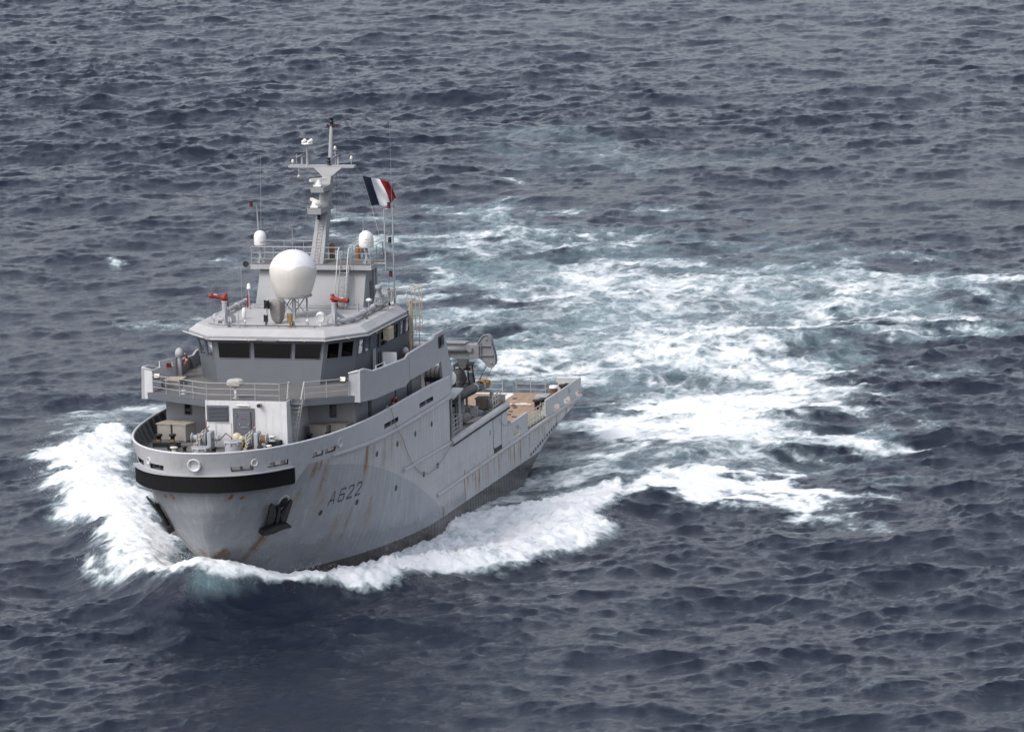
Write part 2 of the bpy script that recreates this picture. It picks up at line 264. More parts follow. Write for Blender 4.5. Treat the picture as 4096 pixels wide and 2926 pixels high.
def poly_field(P, x, y):
    """signed distance, positive inside"""
    d = np.full(x.shape, 1e9); ins = np.zeros(x.shape, bool)
    for (ax, ay), (bx, by) in zip(P, P[1:] + P[:1]):
        ex, ey = bx - ax, by - ay; t = np.clip(((x - ax) * ex + (y - ay) * ey) / (ex * ex + ey * ey + 1e-9), 0, 1)
        d = np.minimum(d, np.hypot(x - ax - t * ex, y - ay - t * ey))
        c = (ay > y) != (by > y)
        ins ^= c & (x < (bx - ax) * (y - ay) / (by - ay + 1e-12) + ax)
    return np.where(ins, d, -d)
def build_sea():
    # grid along the long axis of the viewed water, fine in the middle, stretching out to the horizon
    o = np.array([373.87, 112.02]); ds = np.array([-.96527, -.26121]); dt = np.array([-.26121, .96527])
    s = [300.0]
    while s[-1] < 780: s.append(s[-1] + .20 + .36 * (s[-1] - 300) / 480)
    st = .8
    while s[-1] < 14000: st *= 1.16; s.append(s[-1] + st)
    st = .4; near = [300.0]
    while near[-1] > -3000: st *= 1.2; near.append(near[-1] - st)
    s = np.array(near[:0:-1] + s)
    t = list(np.arange(0, 92, .21)); st = .21
    while t[-1] < 9000: st *= 1.2; t.append(t[-1] + st)
    t = np.array([-v for v in t[:0:-1]] + t)
    S, T = np.meshgrid(s, t, indexing='ij'); x = o[0] + ds[0] * S + dt[0] * T; y = o[1] + ds[1] * S + dt[1] * T
    fade = np.clip(1.6 - np.hypot(S - 500, T * 2.0) / 700, 0, 1)
    wd = math.atan2(.26, .965)
    big = ocean_tile(1024, 190, 26, wd + .35, 1.6, 3, .98); small = ocean_tile(1024, 83, 6.0, wd - .5, 1.4, 5, .20); tiny = ocean_tile(1024, 47, 2.4, wd + .15, 1.0, 8, .095)
    foam = np.zeros_like(x); aer = np.zeros_like(x); lump = np.zeros_like(x)
    warp = fractal_tile(512, 40, 1.5, 21, 2)
    near_m = (np.abs(x) < 180) & (np.abs(y) < 90) | ((x < 0) & (x > -420) & (np.abs(y) < 200))
    xi, yi = x[near_m], y[near_m]; w1 = sample(warp[0], 40, xi, yi); w2 = sample(warp[0], 40, xi + 17, yi - 9, .8)
    fo = np.zeros_like(xi); ae = np.zeros_like(xi); lu = np.zeros_like(xi)
    for name, dens, soft, P in FOAM:
        px = [p[0] for p in P]; py = [p[1] for p in P]; pad = soft * 3 + 2
        k = (xi > min(px) - pad) & (xi < max(px) + pad) & (yi > min(py) - pad) & (yi < max(py) + pad)
        if not k.any(): continue
        amp = .45 * soft if soft < 1.3 else .7 * soft
        d = poly_field(P, xi[k] + w1[k] * amp, yi[k] + w2[k] * amp); c = np.clip(.5 + d / (2 * soft), 0, 1); c = c * c * (3 - 2 * c)
        fo[k] = np.maximum(fo[k], c * dens)
        a = {'turqb': .95, 'fan': .6, 'midfill': .35, 'farstreak': .25, 'fan2': .3, 'sbinner': .45, 'wash1b': .45, 'mid': .25, 'sternwake': .6, 'sternbright': .8, 'sternbright2': .6, 'wakeR': .6, 'oldwake': .75, 'oldwake2': .7, 'oldwake3': .3, 'oldwake4': .45, 'sternside': .3, 'wash1': .3, 'sbdense': .4}.get(name, 0)
        ae[k] = np.maximum(ae[k], c * a)
        l = {'sbdense': .9, 'front': .7, 'breaker': 1.1, 'wash1': .35, 'mid': .2, 'sternbright': .3, 'sternwake': .18}.get(name, 0); lu[k] = np.maximum(lu[k], c * l)
    w3 = sample(warp[0], 40, xi * .6 + 31, yi * .6 + 7, 1.9); fo = np.where(fo > .99, fo, fo * np.clip(.95 + (.14 * w3 + .08 * w1) * np.clip((1.02 - fo) * 4, .12, 1), .5, 1.2)); fo = np.clip(fo, 0, 1)
    foam[near_m] = fo; aer[near_m] = ae; lump[near_m] = lu
    calm = 1 - .75 * np.clip(foam * 1.0, 0, 1) * (x > -40)
    calm *= 1 - .5 * np.exp(-(x / 34) ** 4 - (y / 10) ** 4)
    gust = fractal_tile(256, 260, 1.3, 71, 1); calm = calm * np.clip(.95 + .28 * sample(gust[0], 260, x, y), .45, 1.5); calm *= 1 - .5 * np.exp(-((x + 215) / 70) ** 2 - ((y - 25) / 32) ** 2)
    z = np.zeros_like(x); X = x.copy(); Y = y.copy()
    for (h, dx, dy, L), rot, ch in ((big, 0, 1.1), (small, .7, 1.25), (tiny, -.4, 1.1)):
        wgt = fade * (calm if L != 190 else .5 + .5 * calm); c_, s_ = math.cos(rot), math.sin(rot)
        z += sample(h, L, x, y, rot) * wgt; a = sample(dx, L, x, y, rot) * wgt * ch; b = sample(dy, L, x, y, rot) * wgt * ch
        X += a * c_ - b * s_; Y += a * s_ + b * c_
    z += wake_h(x, y)
    lt = fractal_tile(1024, 31, 1.22, 33, 6); l1 = sample(lt[0], 31, x, y); l2 = sample(lt[0], 31, x + 5, y + 11, 1.1)
    z += .8 * lump * (.13 * l1 + .10 * np.abs(l2)); wt = fractal_tile(512, 60, 1.4, 44, 5)
    z += .16 * sample(wt[0], 60, x, y) * np.clip(aer, 0, 1) * (lump < .5)
    nu, nv = x.shape; n = nu * nv; co = np.empty((n, 3), np.float32); co[:, 0] = X.ravel(); co[:, 1] = Y.ravel(); co[:, 2] = z.ravel()
    i = np.arange((nu - 1) * (nv - 1)); r, c = i // (nv - 1), i % (nv - 1); a = r * nv + c
    fs = np.stack([a, a + nv, a + nv + 1, a + 1], 1).astype(np.int32)
    me = bpy.data.meshes.new('sea'); me.vertices.add(n); me.vertices.foreach_set('co', co.ravel()); me.loops.add(fs.size); me.loops.foreach_set('vertex_index', fs.ravel())
    me.polygons.add(len(fs)); me.polygons.foreach_set('loop_start', np.arange(0, fs.size, 4, dtype=np.int32)); me.polygons.foreach_set('loop_total', np.full(len(fs), 4, np.int32))
    me.update(calc_edges=True); me.polygons.foreach_set('use_smooth', np.ones(len(fs), bool))
    for nm, arr in (('foam', foam), ('aer', aer)):
        at = me.attributes.new(nm, 'FLOAT', 'POINT'); at.data.foreach_set('value', arr.ravel().astype(np.float32))
    o_ = bpy.data.objects.new('sea', me); C.objects.link(o_); tag(o_, kind='structure'); return o_, (fo, xi, yi)
def sea_material():
    b = NB('sea_water'); co = b.coord(); fo = b.attr('foam'); ae = b.attr('aer')
    wob = b.n('ShaderNodeTexNoise'); wob.inputs['Scale'].default_value = .35; wob.inputs['Detail'].default_value = 5; b.l(co, wob.inputs['Vector'])
    va = b.n('ShaderNodeVectorMath', operation='MULTIPLY_ADD'); b.l(wob.outputs[1], va.inputs[0]); va.inputs[1].default_value = (3.2, 3.2, 0); b.l(co, va.inputs[2]); dco = va.outputs[0]
    def lace(scale, w):
        v = b.n('ShaderNodeTexVoronoi', feature='DISTANCE_TO_EDGE'); v.inputs['Scale'].default_value = scale; b.l(dco, v.inputs['Vector']); return b.mr(v.outputs['Distance'], 0, w, 1, 0)
    nA = b.noise(co, .42, 11, .72, .5); l1 = lace(.17, .20); l2 = lace(.52, .24); l3 = lace(1.5, .30)
    nB = b.noise(b.scalev(co, (.3, 1, 1)), .9, 8, .72, .4)
    n = b.math('ADD', b.math('ADD', b.math('MULTIPLY', b.mr(nA, .28, .72), .36), b.math('MULTIPLY', b.mr(nB, .3, .7), .20)), b.math('ADD', b.math('ADD', b.math('MULTIPLY', l1, .17), b.math('MULTIPLY', l2, .17)), b.math('MULTIPLY', l3, .12)))
    thr = b.math('MULTIPLY', b.math('POWER', b.math('SUBTRACT', 1.0, fo, clamp=True), .72), .98)
    dlt = b.math('SUBTRACT', n, thr)
    mask = b.math('MULTIPLY', b.math('MULTIPLY', b.mr(dlt, -.04, .30), b.mr(fo, .04, .2)), b.mr(fo, .40, .985, .48, 1.0))
    mask = b.math('MAXIMUM', mask, b.mr(fo, .992, 1.0))
    thin = b.math('MULTIPLY', b.mr(dlt, -.34, .10), b.mr(fo, .08, .5))
    deep = (.0068, .0104, .0215); turq = (.18, .28, .30)
    aa = b.math('MULTIPLY', ae, b.mr(b.noise(co, .13, 7, .62), .30, .58)); aa = b.math('MAXIMUM', aa, b.math('MULTIPLY', thin, .30))
    c = b.mix(aa, deep, turq); c = b.mix(b.math('MULTIPLY', thin, .56), c, (.42, .49, .51)); b.base(c, b.math('ADD', .10, b.math('MULTIPLY', thin, .3)), 0, .5); b.p.inputs['IOR'].default_value = 1.333
    h1 = b.math('ADD', b.noise(co, 1.15, 3, .5, .4), b.math('MULTIPLY', b.noise(co, 3.6, 7, .70, .5), .85)); b.bump(h1, .62, .14)
    nrm = b.p.inputs['Normal'].links[0].from_socket
    f = b.n('ShaderNodeBsdfPrincipled'); f.inputs['Roughness'].default_value = .9; f.inputs['Specular IOR Level'].default_value = .15
    fb = b.n('ShaderNodeBump'); fb.inputs['Strength'].default_value = 1; fb.inputs['Distance'].default_value = .11; b.l(b.noise(co, 1.7, 9, .72), fb.inputs['Height']); b.l(fb.outputs[0], f.inputs['Normal'])
    b.l(b.mix(b.mr(nA, .3, .65), (.72, .77, .785), (.90, .905, .91)), f.inputs['Base Color'])
    mx = b.n('ShaderNodeMixShader'); b.l(mask, mx.inputs[0]); b.l(b.p.outputs[0], mx.inputs[1]); b.l(f.outputs[0], mx.inputs[2]); b.l(mx.outputs[0], b.out.inputs['Surface'])
    return b.m
sea, _fd = build_sea(); sea.data.materials.append(sea_material())

# ---------------------------------------------------------------- ship materials
LG = (.345, .355, .37)
M_grey = paint('grey_ship_paint', LG, .5, .06, rust=.15, grime=.16)
M_greyr = paint('grey_ship_paint_rusty', (.40, .405, .41), .55, .08, rust=.75, grime=.45)
M_crane = paint('crane_grey_paint', (.22, .225, .235), .5, .08, rust=.3, grime=.35)
M_white = paint('white_paint', (.52, .53, .54), .5, .05, rust=.1, grime=.14)
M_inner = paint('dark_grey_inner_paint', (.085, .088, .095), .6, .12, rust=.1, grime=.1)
M_deck = plain('grey_deck_coating', (.125, .122, .12), .8, 0, .14, .9)
M_roofdeck = paint('light_grey_roof_coating', (.385, .385, .385), .7, .07, rust=.08, grime=.1, streak=False)
M_rubber = plain('black_rubber', (.013, .013, .015), .7, 0, .3, 4)
M_black = plain('black_painted_steel', (.014, .014, .016), .5, 0, .3, 8)
M_dark = plain('dark_recess', (.02, .021, .024), .7)
M_steel = paint('galvanised_steel', (.31, .32, .33), .45, .07, rust=.25, grime=.15, streak=False)
M_whitegloss = plain('white_gelcoat', (.68, .68, .665), .35, 0, .03, 1.0)
M_cream = plain('cream_gelcoat', (.70, .66, .58), .45, 0, .04, 2.0)
M_red = plain('red_enamel', (.21, .022, .018), .45, 0, .25, 9)
M_redlens = plain('red_lamp_lens', (.22, .008, .012), .2)
M_orange = plain('orange_plastic', (.48, .085, .03), .55, 0, .12)
M_yellow = plain('yellow_enamel', (.62, .30, .02), .5, 0, .12)
M_rust = plain('rusted_steel', (.17, .082, .04), .85, 0, .35, 5)
M_brownpipe = plain('heat_browned_pipe', (.17, .095, .05), .8, 0, .2, 3)
M_canvas = plain('grey_canvas', (.20, .19, .18), .9, 0, .18, 5)
M_canvasd = plain('dark_grey_canvas', (.07, .07, .068), .9, 0, .22, 5)
M_crate = paint('weathered_grey_crate', (.27, .262, .24), .8, .18, rust=.15, grime=.4)
M_cratelid = plain('weathered_brown_lid', (.30, .262, .21), .85, 0, .2, 3)
M_brass = plain('worn_brass', (.29, .19, .085), .5, .4, .2, 8)
M_tan = plain('tan_primer_steel', (.46, .40, .29), .6, 0, .18, 5)
M_rope = plain('rope_fibre', (.33, .31, .27), .95, 0, .2, 20)
M_wire = plain('dark_wire', (.10, .10, .10), .6)
M_text = plain('charcoal_lettering', (.035, .037, .042), .6)
M_blue = plain('blue_lettering', (.03, .05, .22), .5)
M_lens = plain('dark_glass_lens', (.012, .013, .016), .08, 0, .1, 3, .8)
M_lamp = plain('frosted_lamp_glass', (.62, .60, .52), .35)
M_chain = plain('galvanised_chain', (.46, .43, .37), .5, .5, .2, 12)

def hull_material():
    b = NB('hull_paint'); co = b.coord(); sep = b.n('ShaderNodeSeparateXYZ'); b.l(co, sep.inputs[0]); z = sep.outputs['Z']; x = sep.outputs['X']
    camo = b.math('GREATER_THAN', b.attr('camo'), 0.0)
    n1 = b.noise(co, .55, 5, .6); n2 = b.noise(b.scalev(co, (2.6, 2.6, .12)), 1.0, 5, .62); n5 = b.noise(b.scalev(co, (7, 7, .3)), 1.0, 4, .6)
    light = b.mix(b.mr(n1, .32, .68), (.36, .368, .378), (.425, .432, .443)); darkc = b.mix(b.mr(n1, .3, .7), (.265, .282, .305), (.325, .342, .365))
    c = b.mix(camo, light, darkc)
    c = b.mix(b.math('MULTIPLY', b.mr(n2, .53, .76), .34), c, (.62, .62, .60)); c = b.mix(b.math('MULTIPLY', b.mr(n5, .52, .78), .36), c, (.19, .18, .15))
    br = b.n('ShaderNodeTexBrick'); br.offset = .5; br.inputs['Scale'].default_value = 1; br.inputs['Mortar Size'].default_value = .012; br.inputs['Brick Width'].default_value = 6.0; br.inputs['Row Height'].default_value = 1.9
    cm = b.n('ShaderNodeCombineXYZ'); b.l(x, cm.inputs[0]); b.l(b.math('ADD', z, .25), cm.inputs[1]); b.l(cm.outputs[0], br.inputs['Vector'])
    c = b.mix(b.math('MULTIPLY', br.outputs['Fac'], .5), c, (.21, .21, .215))
    ru = b.attr('rust'); st = b.noise(b.scalev(co, (9, 9, .45)), 1.0, 5, .7); fl = b.noise(co, 2.2, 5, .65)
    rf = b.math('MULTIPLY', ru, b.math('ADD', b.math('ADD', .22, b.mr(st, .36, .62)), b.math('MULTIPLY', b.mr(fl, .4, .7), .6)), clamp=True)
    c = b.mix(b.math('MULTIPLY', rf, .9), c, b.mix(b.mr(rf, .25, .85), (.27, .19, .095), (.185, .075, .022)))
    edge = b.math('ADD', z, b.math('MULTIPLY', b.noise(co, 1.5, 5, .7), .12)); boot = b.math('LESS_THAN', edge, 1.0)
    bc = b.mix(b.mr(b.noise(b.scalev(co, (.7, .7, 1.6)), 1.0, 6, .65), .3, .72), (.018, .017, .018), (.085, .075, .066)); alg = b.mr(b.noise(co, .9, 4, .6), .55, .75)
    bc = b.mix(b.math('MULTIPLY', alg, .35), bc, (.07, .068, .03))
    wl = b.math('ADD', b.mr(x, 8, 30, .9, 3.0), b.math('MULTIPLY', b.noise(co, .9, 5, .65), 1.6)); wet = b.math('MULTIPLY', b.mr(b.math('SUBTRACT', wl, z), -.25, .35), b.math('GREATER_THAN', x, -2)); c = b.mix(b.math('MULTIPLY', wet, .38), c, (.09, .10, .115))
    c = b.mix(boot, c, bc); b.base(c, b.math('SUBTRACT', .5, b.math('MULTIPLY', b.math('MAXIMUM', wet, boot), .28)), 0, .4)
    dn = b.math('ADD', b.noise(co, .8, 3, .5), b.math('MULTIPLY', b.math('SINE', b.math('MULTIPLY', x, 9.6)), b.math('MULTIPLY', b.noise(co, .35, 2, .5), .16))); b.bump(dn, .7, .10); return b.m
M_hull = hull_material()

ship = empty('naval_ship'); tag(ship, 'grey naval support ship with a white radome ploughing through the open sea', 'ship')

# ---------------------------------------------------------------- hull shell
ARC_X = [3.6, 4.0, 6.3, 9.7, 14.4, 18.5, 21.5, 24.9, 26.5, 28.5, 33]; ARC_Z = [.5, 1.5, 2.72, 4.16, 5.76, 6.9, 7.5, 8.05, 8.5, 8.65, 8.8]
def stern_bottom(x): return float(np.interp(x, [-32.6, -28.4, -24.8, -22.5, -19.5, -17, -15, -12], [2.45, 1.95, 1.45, .95, .1, -.75, -1.6, -2.6]))
STREAK = [(19.3, 8.35, 5.6, .42, .8), (18.2, 8.2, 6.9, .25, .5), (25.0, 8.5, 5.2, .3, .6), (26.4, 8.5, 7.2, .3, .9), (25.8, 8.5, 7.6, .2, .7), (20.1, 4.7, 1.9, .2, .6), (21.5, 4.4, 1.4, .5, .35), (17.5, 4.9, 2.0, .6, .35),
  (28.25, 4.9, 1.9, .32, 1.0), (27.9, 4.9, 2.6, .2, .7), (30.0, 3.7, 2.7, .25, 1.4), (29.6, 3.5, 2.8, .4, .6), (26.0, 3.0, 1.9, .1, .9), (31.8, 7.3, 6.9, .12, 1), (31.3, 7.25, 6.9, .12, 1), (30.9, 6.5, 6.2, .1, .7), (27.2, 6.9, 5.6, .5, .4), (24.3, 6.5, 4.4, .6, .3),
  (3.5, 1.45, .9, .28, 2.0), (14.6, 8.3, 6.2, .3, .45), (12.5, 8.3, 6.6, .3, .35), (16.2, 8.3, 5.6, .35, .5), (8.3, 8.3, 7, .3, .35)]
for _x in np.arange(-32, 0, .85): STREAK.append((_x + rng.normal() * .3, 2.75, 2.75 - abs(rng.normal()) * .8 - .5, .06 + .12 * rng.random(), .35 + .7 * rng.random()))
for _x, _s in ((-1.7, 1.6), (-5.2, 1.2), (-4.4, .9), (-7.5, .8), (-10.2, 1.0), (-14.2, 1.2), (-15.8, 1.5), (-25.6, 1.3), (-28.3, 1.6), (-31.2, 1.8), (-29.6, 1.4)): STREAK.append((_x, 2.95, .9, .16, _s))
def rust_at(X, Z):
    r = np.zeros_like(X)
    for sx, zt, zb, w, k in STREAK:
        u = np.clip((zt - Z) / (zt - zb), -.2, 1.2); ww = w * (.55 + .7 * np.clip(u, 0, 1))
        r = np.maximum(r, k * 1.35 * np.exp(-((X - sx + (zt - Z) * .02) / ww) ** 2) * np.clip((1.05 - u) * 1.6, 0, 1) * np.clip((u + .04) * 14, 0, 1))
    r = np.maximum(r, .9 * np.exp(-((Z - 2.62) / .12) ** 2) * (X < 3) * (X > -33) * .55)
    r = np.maximum(r, .5 * np.exp(-((Z - 8.28) / .10) ** 2) * (X > 1) * (X < 25) * .5)
    return np.clip(r, 0, 1.3)
def build_hull():
    V, Fc = [], []
    def section(x0s, ztop, nz, side):
        P = np.zeros((len(x0s), nz, 3))
        for i, x0 in enumerate(x0s):
            zb = stern_bottom(x0) if x0 < -12 else -2.6; zt = ztop
            zz = zb + (zt - zb) * np.linspace(0, 1, nz); X = np.where(x0 > 0, x0 / 32.6 * xs(zz), x0); y = hull_y(X, zz)
            if x0 < -12:
                bl = .55; d = np.clip((zz - zb) / bl, 0, 1); y = y - .55 * (1 - np.sqrt(1 - (1 - d) ** 2))
            y = y - .12 * np.clip((-x0 - 30) / 2.6, 0, 1) ** 2
            P[i, :, 0] = X; P[i, :, 1] = side * y; P[i, :, 2] = zz
        o = len(V); n, m = P.shape[:2]; V.extend(P.reshape(-1, 3).tolist())
        for i in range(n - 1):
            for j in range(m - 1):
                q = (o + i * m + j, o + (i + 1) * m + j, o + (i + 1) * m + j + 1, o + i * m + j + 1); Fc.append(q if side < 0 else q[::-1])
        return P
    xf = np.concatenate([np.arange(1.4, 24, .22), 24 + 8.6 * (1 - (1 - np.linspace(0, 1, 46)) ** 1.7)]); xm = np.linspace(-12.7, 1.4, 60); xa = np.linspace(-32.5, -12.7, 90)
    for sd in (1, -1):
        section(xf, 8.55, 62, sd); section(xm, 5.3, 44, sd); A = section(xa, 2.95, 30, sd)
        for xx, z0, z1 in ((1.4, 5.3, 8.55), (-12.7, 2.95, 5.3)):                 # end bulkheads of the raised parts
            o = len(V); V.extend([(xx, 0, z0), (xx, sd * 7, z0), (xx, sd * 7, z1), (xx, 0, z1)]); Fc.append((o, o + 1, o + 2, o + 3))
        o = len(V); zb = stern_bottom(-32.5); V.extend([(-32.5, 0, zb - .1), (-32.5, sd * 6.33, zb), (-32.5, sd * 6.75, zb + .3), (-32.5, sd * 6.88, zb + .5), (-32.5, sd * 6.88, 2.95), (-32.5, 0, 2.95)]); Fc.append(tuple(range(o, o + 6)))
        for i in range(len(xa) - 1):                                              # sloping counter under the stern
            a, b_ = A[i, 0], A[i + 1, 0]; o = len(V); V.extend([tuple(a), tuple(b_), (b_[0], 0, b_[2] - .3), (a[0], 0, a[2] - .3)]); Fc.append((o, o + 1, o + 2, o + 3))
    me = bpy.data.meshes.new('hull'); me.from_pydata(V, [], Fc); me.materials.append(M_hull)
    me.polygons.foreach_set('use_smooth', [len(f) == 4 for f in Fc])
    v = np.array(V); ax = np.interp(v[:, 0], ARC_X, ARC_Z)
    for nm, arr in (('camo', np.where(v[:, 0] < 3.6, -1, ax - v[:, 2])), ('rust', rust_at(v[:, 0], v[:, 2]) * (v[:, 2] > .85))):
        at = me.attributes.new(nm, 'FLOAT', 'POINT'); at.data.foreach_set('value', np.asarray(arr, np.float32))
    o = bpy.data.objects.new('hull', me); C.objects.link(o); o.parent = ship; return o
hull = build_hull()
def hp(x, z, off=0.0, side=1):
    """point on the port (or starboard) side of the hull, pushed out along its normal; returns point and normal"""
    e = .02; y = float(hull_y(x, z)); tx = Vector((e, float(hull_y(x + e, z)) - y, 0)); tz = Vector((0, float(hull_y(x, z + e)) - y, e))
    n = tz.cross(tx).normalized(); n = n if n.y > 0 else -n; p = Vector((x, y, z)) + n * off
    return (Vector((p.x, side * p.y, p.z)), Vector((n.x, side * n.y, n.z)))
# pennant number in strokes on the flare of the port bow
def stroke_text(chars, x0, z0, w, h, gap, t, surf):
    """chars as closed polygons on a unit cell, mapped through surf(u, v)"""
    G = {'A': [[(0, 0), (t, 0), (.5 + .5 * t * .2, 1), (.5 - .5 * t, 1)], [(1 - t, 0), (1, 0), (.5 + .5 * t, 1), (.5 - .1 * t, 1)], [(.22, .26), (.78, .26), (.74, .26 + t * .8), (.26, .26 + t * .8)]],
         '6': [[(0, .12), (t, .12), (t, .88), (0, .88)], [(0, .12), (.14, 0), (.86, 0), (1, .12), (1 - t, .16), (.80, .0 + t * .8), (.2, t * .8), (t, .16)], [(1 - t, .14), (1, .12), (1, .46), (1 - t, .44)], [(1, .46), (.86, .58), (.14, .58), (t, .5), (.2, .58 - t * .8), (.8, .58 - t * .8), (1 - t, .44)], [(0, .88), (.14, 1), (.86, 1), (1, .88), (1, .78), (1 - t, .78), (1 - t, .84), (.82, 1 - t * .8), (.2, 1 - t * .8), (t, .86)]],
         '2': [[(0, 0), (1, 0), (1, t * .8), (.0, t * .8)], [(0, t * .8), (t * 1.3, t * .8), (1, .56), (1, .66), (1 - t, .64)], [(1 - t, .62), (1, .62), (1, .88), (1 - t, .86)], [(0, .88), (.14, 1), (.86, 1), (1, .88), (1 - t, .84), (.82, 1 - t * .8), (.18, 1 - t * .8), (t, .86), (t, .76), (0, .76)]]}
    mb = MB(); u = 0.0
    for ch in chars:
        for P in G[ch]:
            Q = []                                                               # subdivide edges so the stroke hugs the plating
            for a, b_ in zip(P, P[1:] + P[:1]):
                for k in range(4): Q.append((a[0] + (b_[0] - a[0]) * k / 4, a[1] + (b_[1] - a[1]) * k / 4))
            pts = [surf(u + p[0] * w, p[1] * h) for p in Q]; n = len(pts); mb.add(pts, [tuple(range(n))])
        u += w + gap
    return mb
mb = stroke_text('A622', 0, 0, .72, .86, .36, .14, lambda u, v: hp(23.42 - u - v * .05 + .0, 5.24 + v, .012)[0])
mb.build('hull_number', M_text, hull, recalc=False)
M_port = plain('dark_port_glass', (.03, .033, .038), .5, 0, .1, 3, .2); M_house0 = plain('grey_throat', (.16, .16, .155), .7)
for x, z, r in ((17.56, 7.44, .16), (13.58, 7.39, .16), (9.54, 7.33, .16), (5.73, 7.31, .16), (23.9, 4.89, .17), (19.62, 4.79, .17), (13.59, 4.6, .17), (7.88, 4.46, .17), (4.61, 4.43, .17)):
    p, n = hp(x, z, -.06); mb = MB(); mb.lathe(p, n, [(0, r), (.085, r), (.085, r + .0), (.085, r * .98)], 22, mi=0)
    mb.torus(hp(x, z, .012)[0], n, r + .012, .022, 24, 6, mi=1); mb.build('porthole', [M_port, M_house0], hull)
# half-round rubbing rails
def rail_along(name, pts, r, m=M_greyr): mb = MB(); mb.tube(pts, r, 12); return mb.build(name, m, hull)
rail_along('rubbing_rail', [hp(x, z, .03)[0] for x, z in zip(np.linspace(24.6, 1.4, 60), np.interp(np.linspace(24.6, 1.4, 60), [1.4, 12, 18, 24.6], [8.33, 8.3, 8.38, 8.55]))], .14, M_greyr)
rail_along('rubbing_rail', [(12.4, 7.02, 5.5), (1.42, 7.02, 5.38)], .12, M_greyr)
rail_along('rubbing_rail', [(x, 7.02, 2.55 + (5 - x) * .0095) for x in np.linspace(5.0, -32.3, 40)], .13, M_greyr)
rail_along('rubbing_rail', [(5.0, -7.02, 2.55), (-32.3, -7.02, 2.9)], .13, M_greyr)
mb = MB(); mb.tube([(1.3, 6.98, 5.34), (-12.7, 6.98, 5.5)], .22, 14); mb.build('deck_edge_pipe', M_greyr, hull)
mb = MB(); mb.tube([(1.3, 7.17, 5.16), (-12.7, 7.17, 5.3)], .055, 8); mb.build('deck_edge_pipe', M_dark, hull)
# side doors, vents and scuppers on the after quarter
mb = MB()
for x0, x1, z0, z1 in ((-18.1, -22.1, 1.15, 2.42), (-22.35, -26.2, 1.6, 2.46)):
    for a, b_ in (((x0, z0), (x0, z1)), ((x0, z1), (x1, z1)), ((x1, z1), (x1, z0 + .35))): mb.tube([(a[0], 7.005, a[1]), (b_[0], 7.005, b_[1])], .022, 6)
mb.build('shell_door', M_greyr, hull)
for i in range(12):
    mb = MB(); x = -18.4 - i * .62; mb.box(x, x - .3, 6.9, 7.012, 1.02 + (i * .62) * .135, 1.22 + (i * .62) * .135)
    mb.build('drain_slot', M_dark, hull)
mb = MB(); mb.box(-9.15, -11.05, 6.9, 7.015, 2.78, 3.12); mb.box(-9.15, -9.25, 6.9, 7.03, 2.7, 3.2)
mb.build('freeing_port', M_dark, hull)
for x0, x1, z0 in ((-9.0, -9.06, 3.1), (-11.1, -11.14, 2.8)): mb = MB(); mb.box(x0, x1, 6.9, 7.012, z0, 5.2); mb.build('panel_seam', M_dark, hull)
mb = MB()
for x, z0, z1 in ((-8.2, 4.2, 4.55),): mb.box(x, x - .12, 6.9, 7.012, z0, z1)
mb.build('drain_slot', M_dark, hull)
# ---------------------------------------------------------------- bow fender
def bow_plan(xsx, n_pts=60, off=0.0, z=8.2):
    """plan curve of the bow from port to starboard, x >= xsx"""
    X = np.concatenate([np.linspace(xsx, 31.5, 26), 31.5 + (float(xs(z)) - 31.5) * (1 - (1 - np.linspace(0, 1, 26)[1:]) ** 2)]); P = []
    for x in X: P.append((x, float(hull_y(x, z))))
    P = P + [(x, -y) for x, y in P[-2::-1]]; Q = []
    for i, (x, y) in enumerate(P):
        a = P[max(0, i - 1)]; b_ = P[min(len(P) - 1, i + 1)]; t = Vector((b_[0] - a[0], b_[1] - a[1])).normalized(); nn = Vector((-t.y, t.x)); nn = nn if nn.x > 0 or (nn.x == 0) else nn
        if nn.x * 1 + nn.y * (1 if y > 0 else -1) < 0: nn = -nn
        Q.append((x + nn.x * off, y + nn.y * off))
    return Q
outer = bow_plan(28.9, off=.40); inner = bow_plan(28.9, off=-.25)
mb = MB(); sec = [(outer, 7.68), (outer, 8.58)]
mb.grid([[(x, y, z) for z in (7.62, 7.9, 8.3, 8.6)] for x, y in outer], False); mb.grid([[(*outer[i], 8.6), (*inner[i], 8.62)] for i in range(len(outer))], False); mb.grid([[(*outer[i], 7.62), (*inner[i], 7.5)] for i in range(len(outer))], False)
for i in (0, -1): mb.add([(*outer[i], 7.62), (*outer[i], 8.6), (*inner[i], 8.62), (*inner[i], 7.5)], [(0, 1, 2, 3)])
fb = NB('ribbed_black_rubber'); wv = fb.noise(fb.scalev(fb.coord(), (9, 9, .3)), 1.0, 3, .5); fb.base((.007, .007, .008), .8, 0, .2); fb.bump(wv, .6, .05)
mb.build('bow_fender', fb.m, ship)
mb = MB(); e = outer[0]; s_ = inner[0]
for sd in (1, -1): mb.add([(28.88, sd * outer[0][1], 7.62), (28.88, sd * outer[0][1], 8.6), (27.2, sd * float(hull_y(27.2, 8.5)), 8.55), (27.9, sd * float(hull_y(27.9, 7.3)), 7.4)], [(0, 1, 2), (0, 2, 3)])
lip = bow_plan(28.9, off=.43, z=8.4); mb.grid([[(*lip[i], 8.605), (*lip[i], 8.66), (*bow_plan(28.9, off=-.1, z=8.4)[i], 8.68)] for i in range(len(lip))], False)
mb.build('fender_bracket', M_grey, ship)
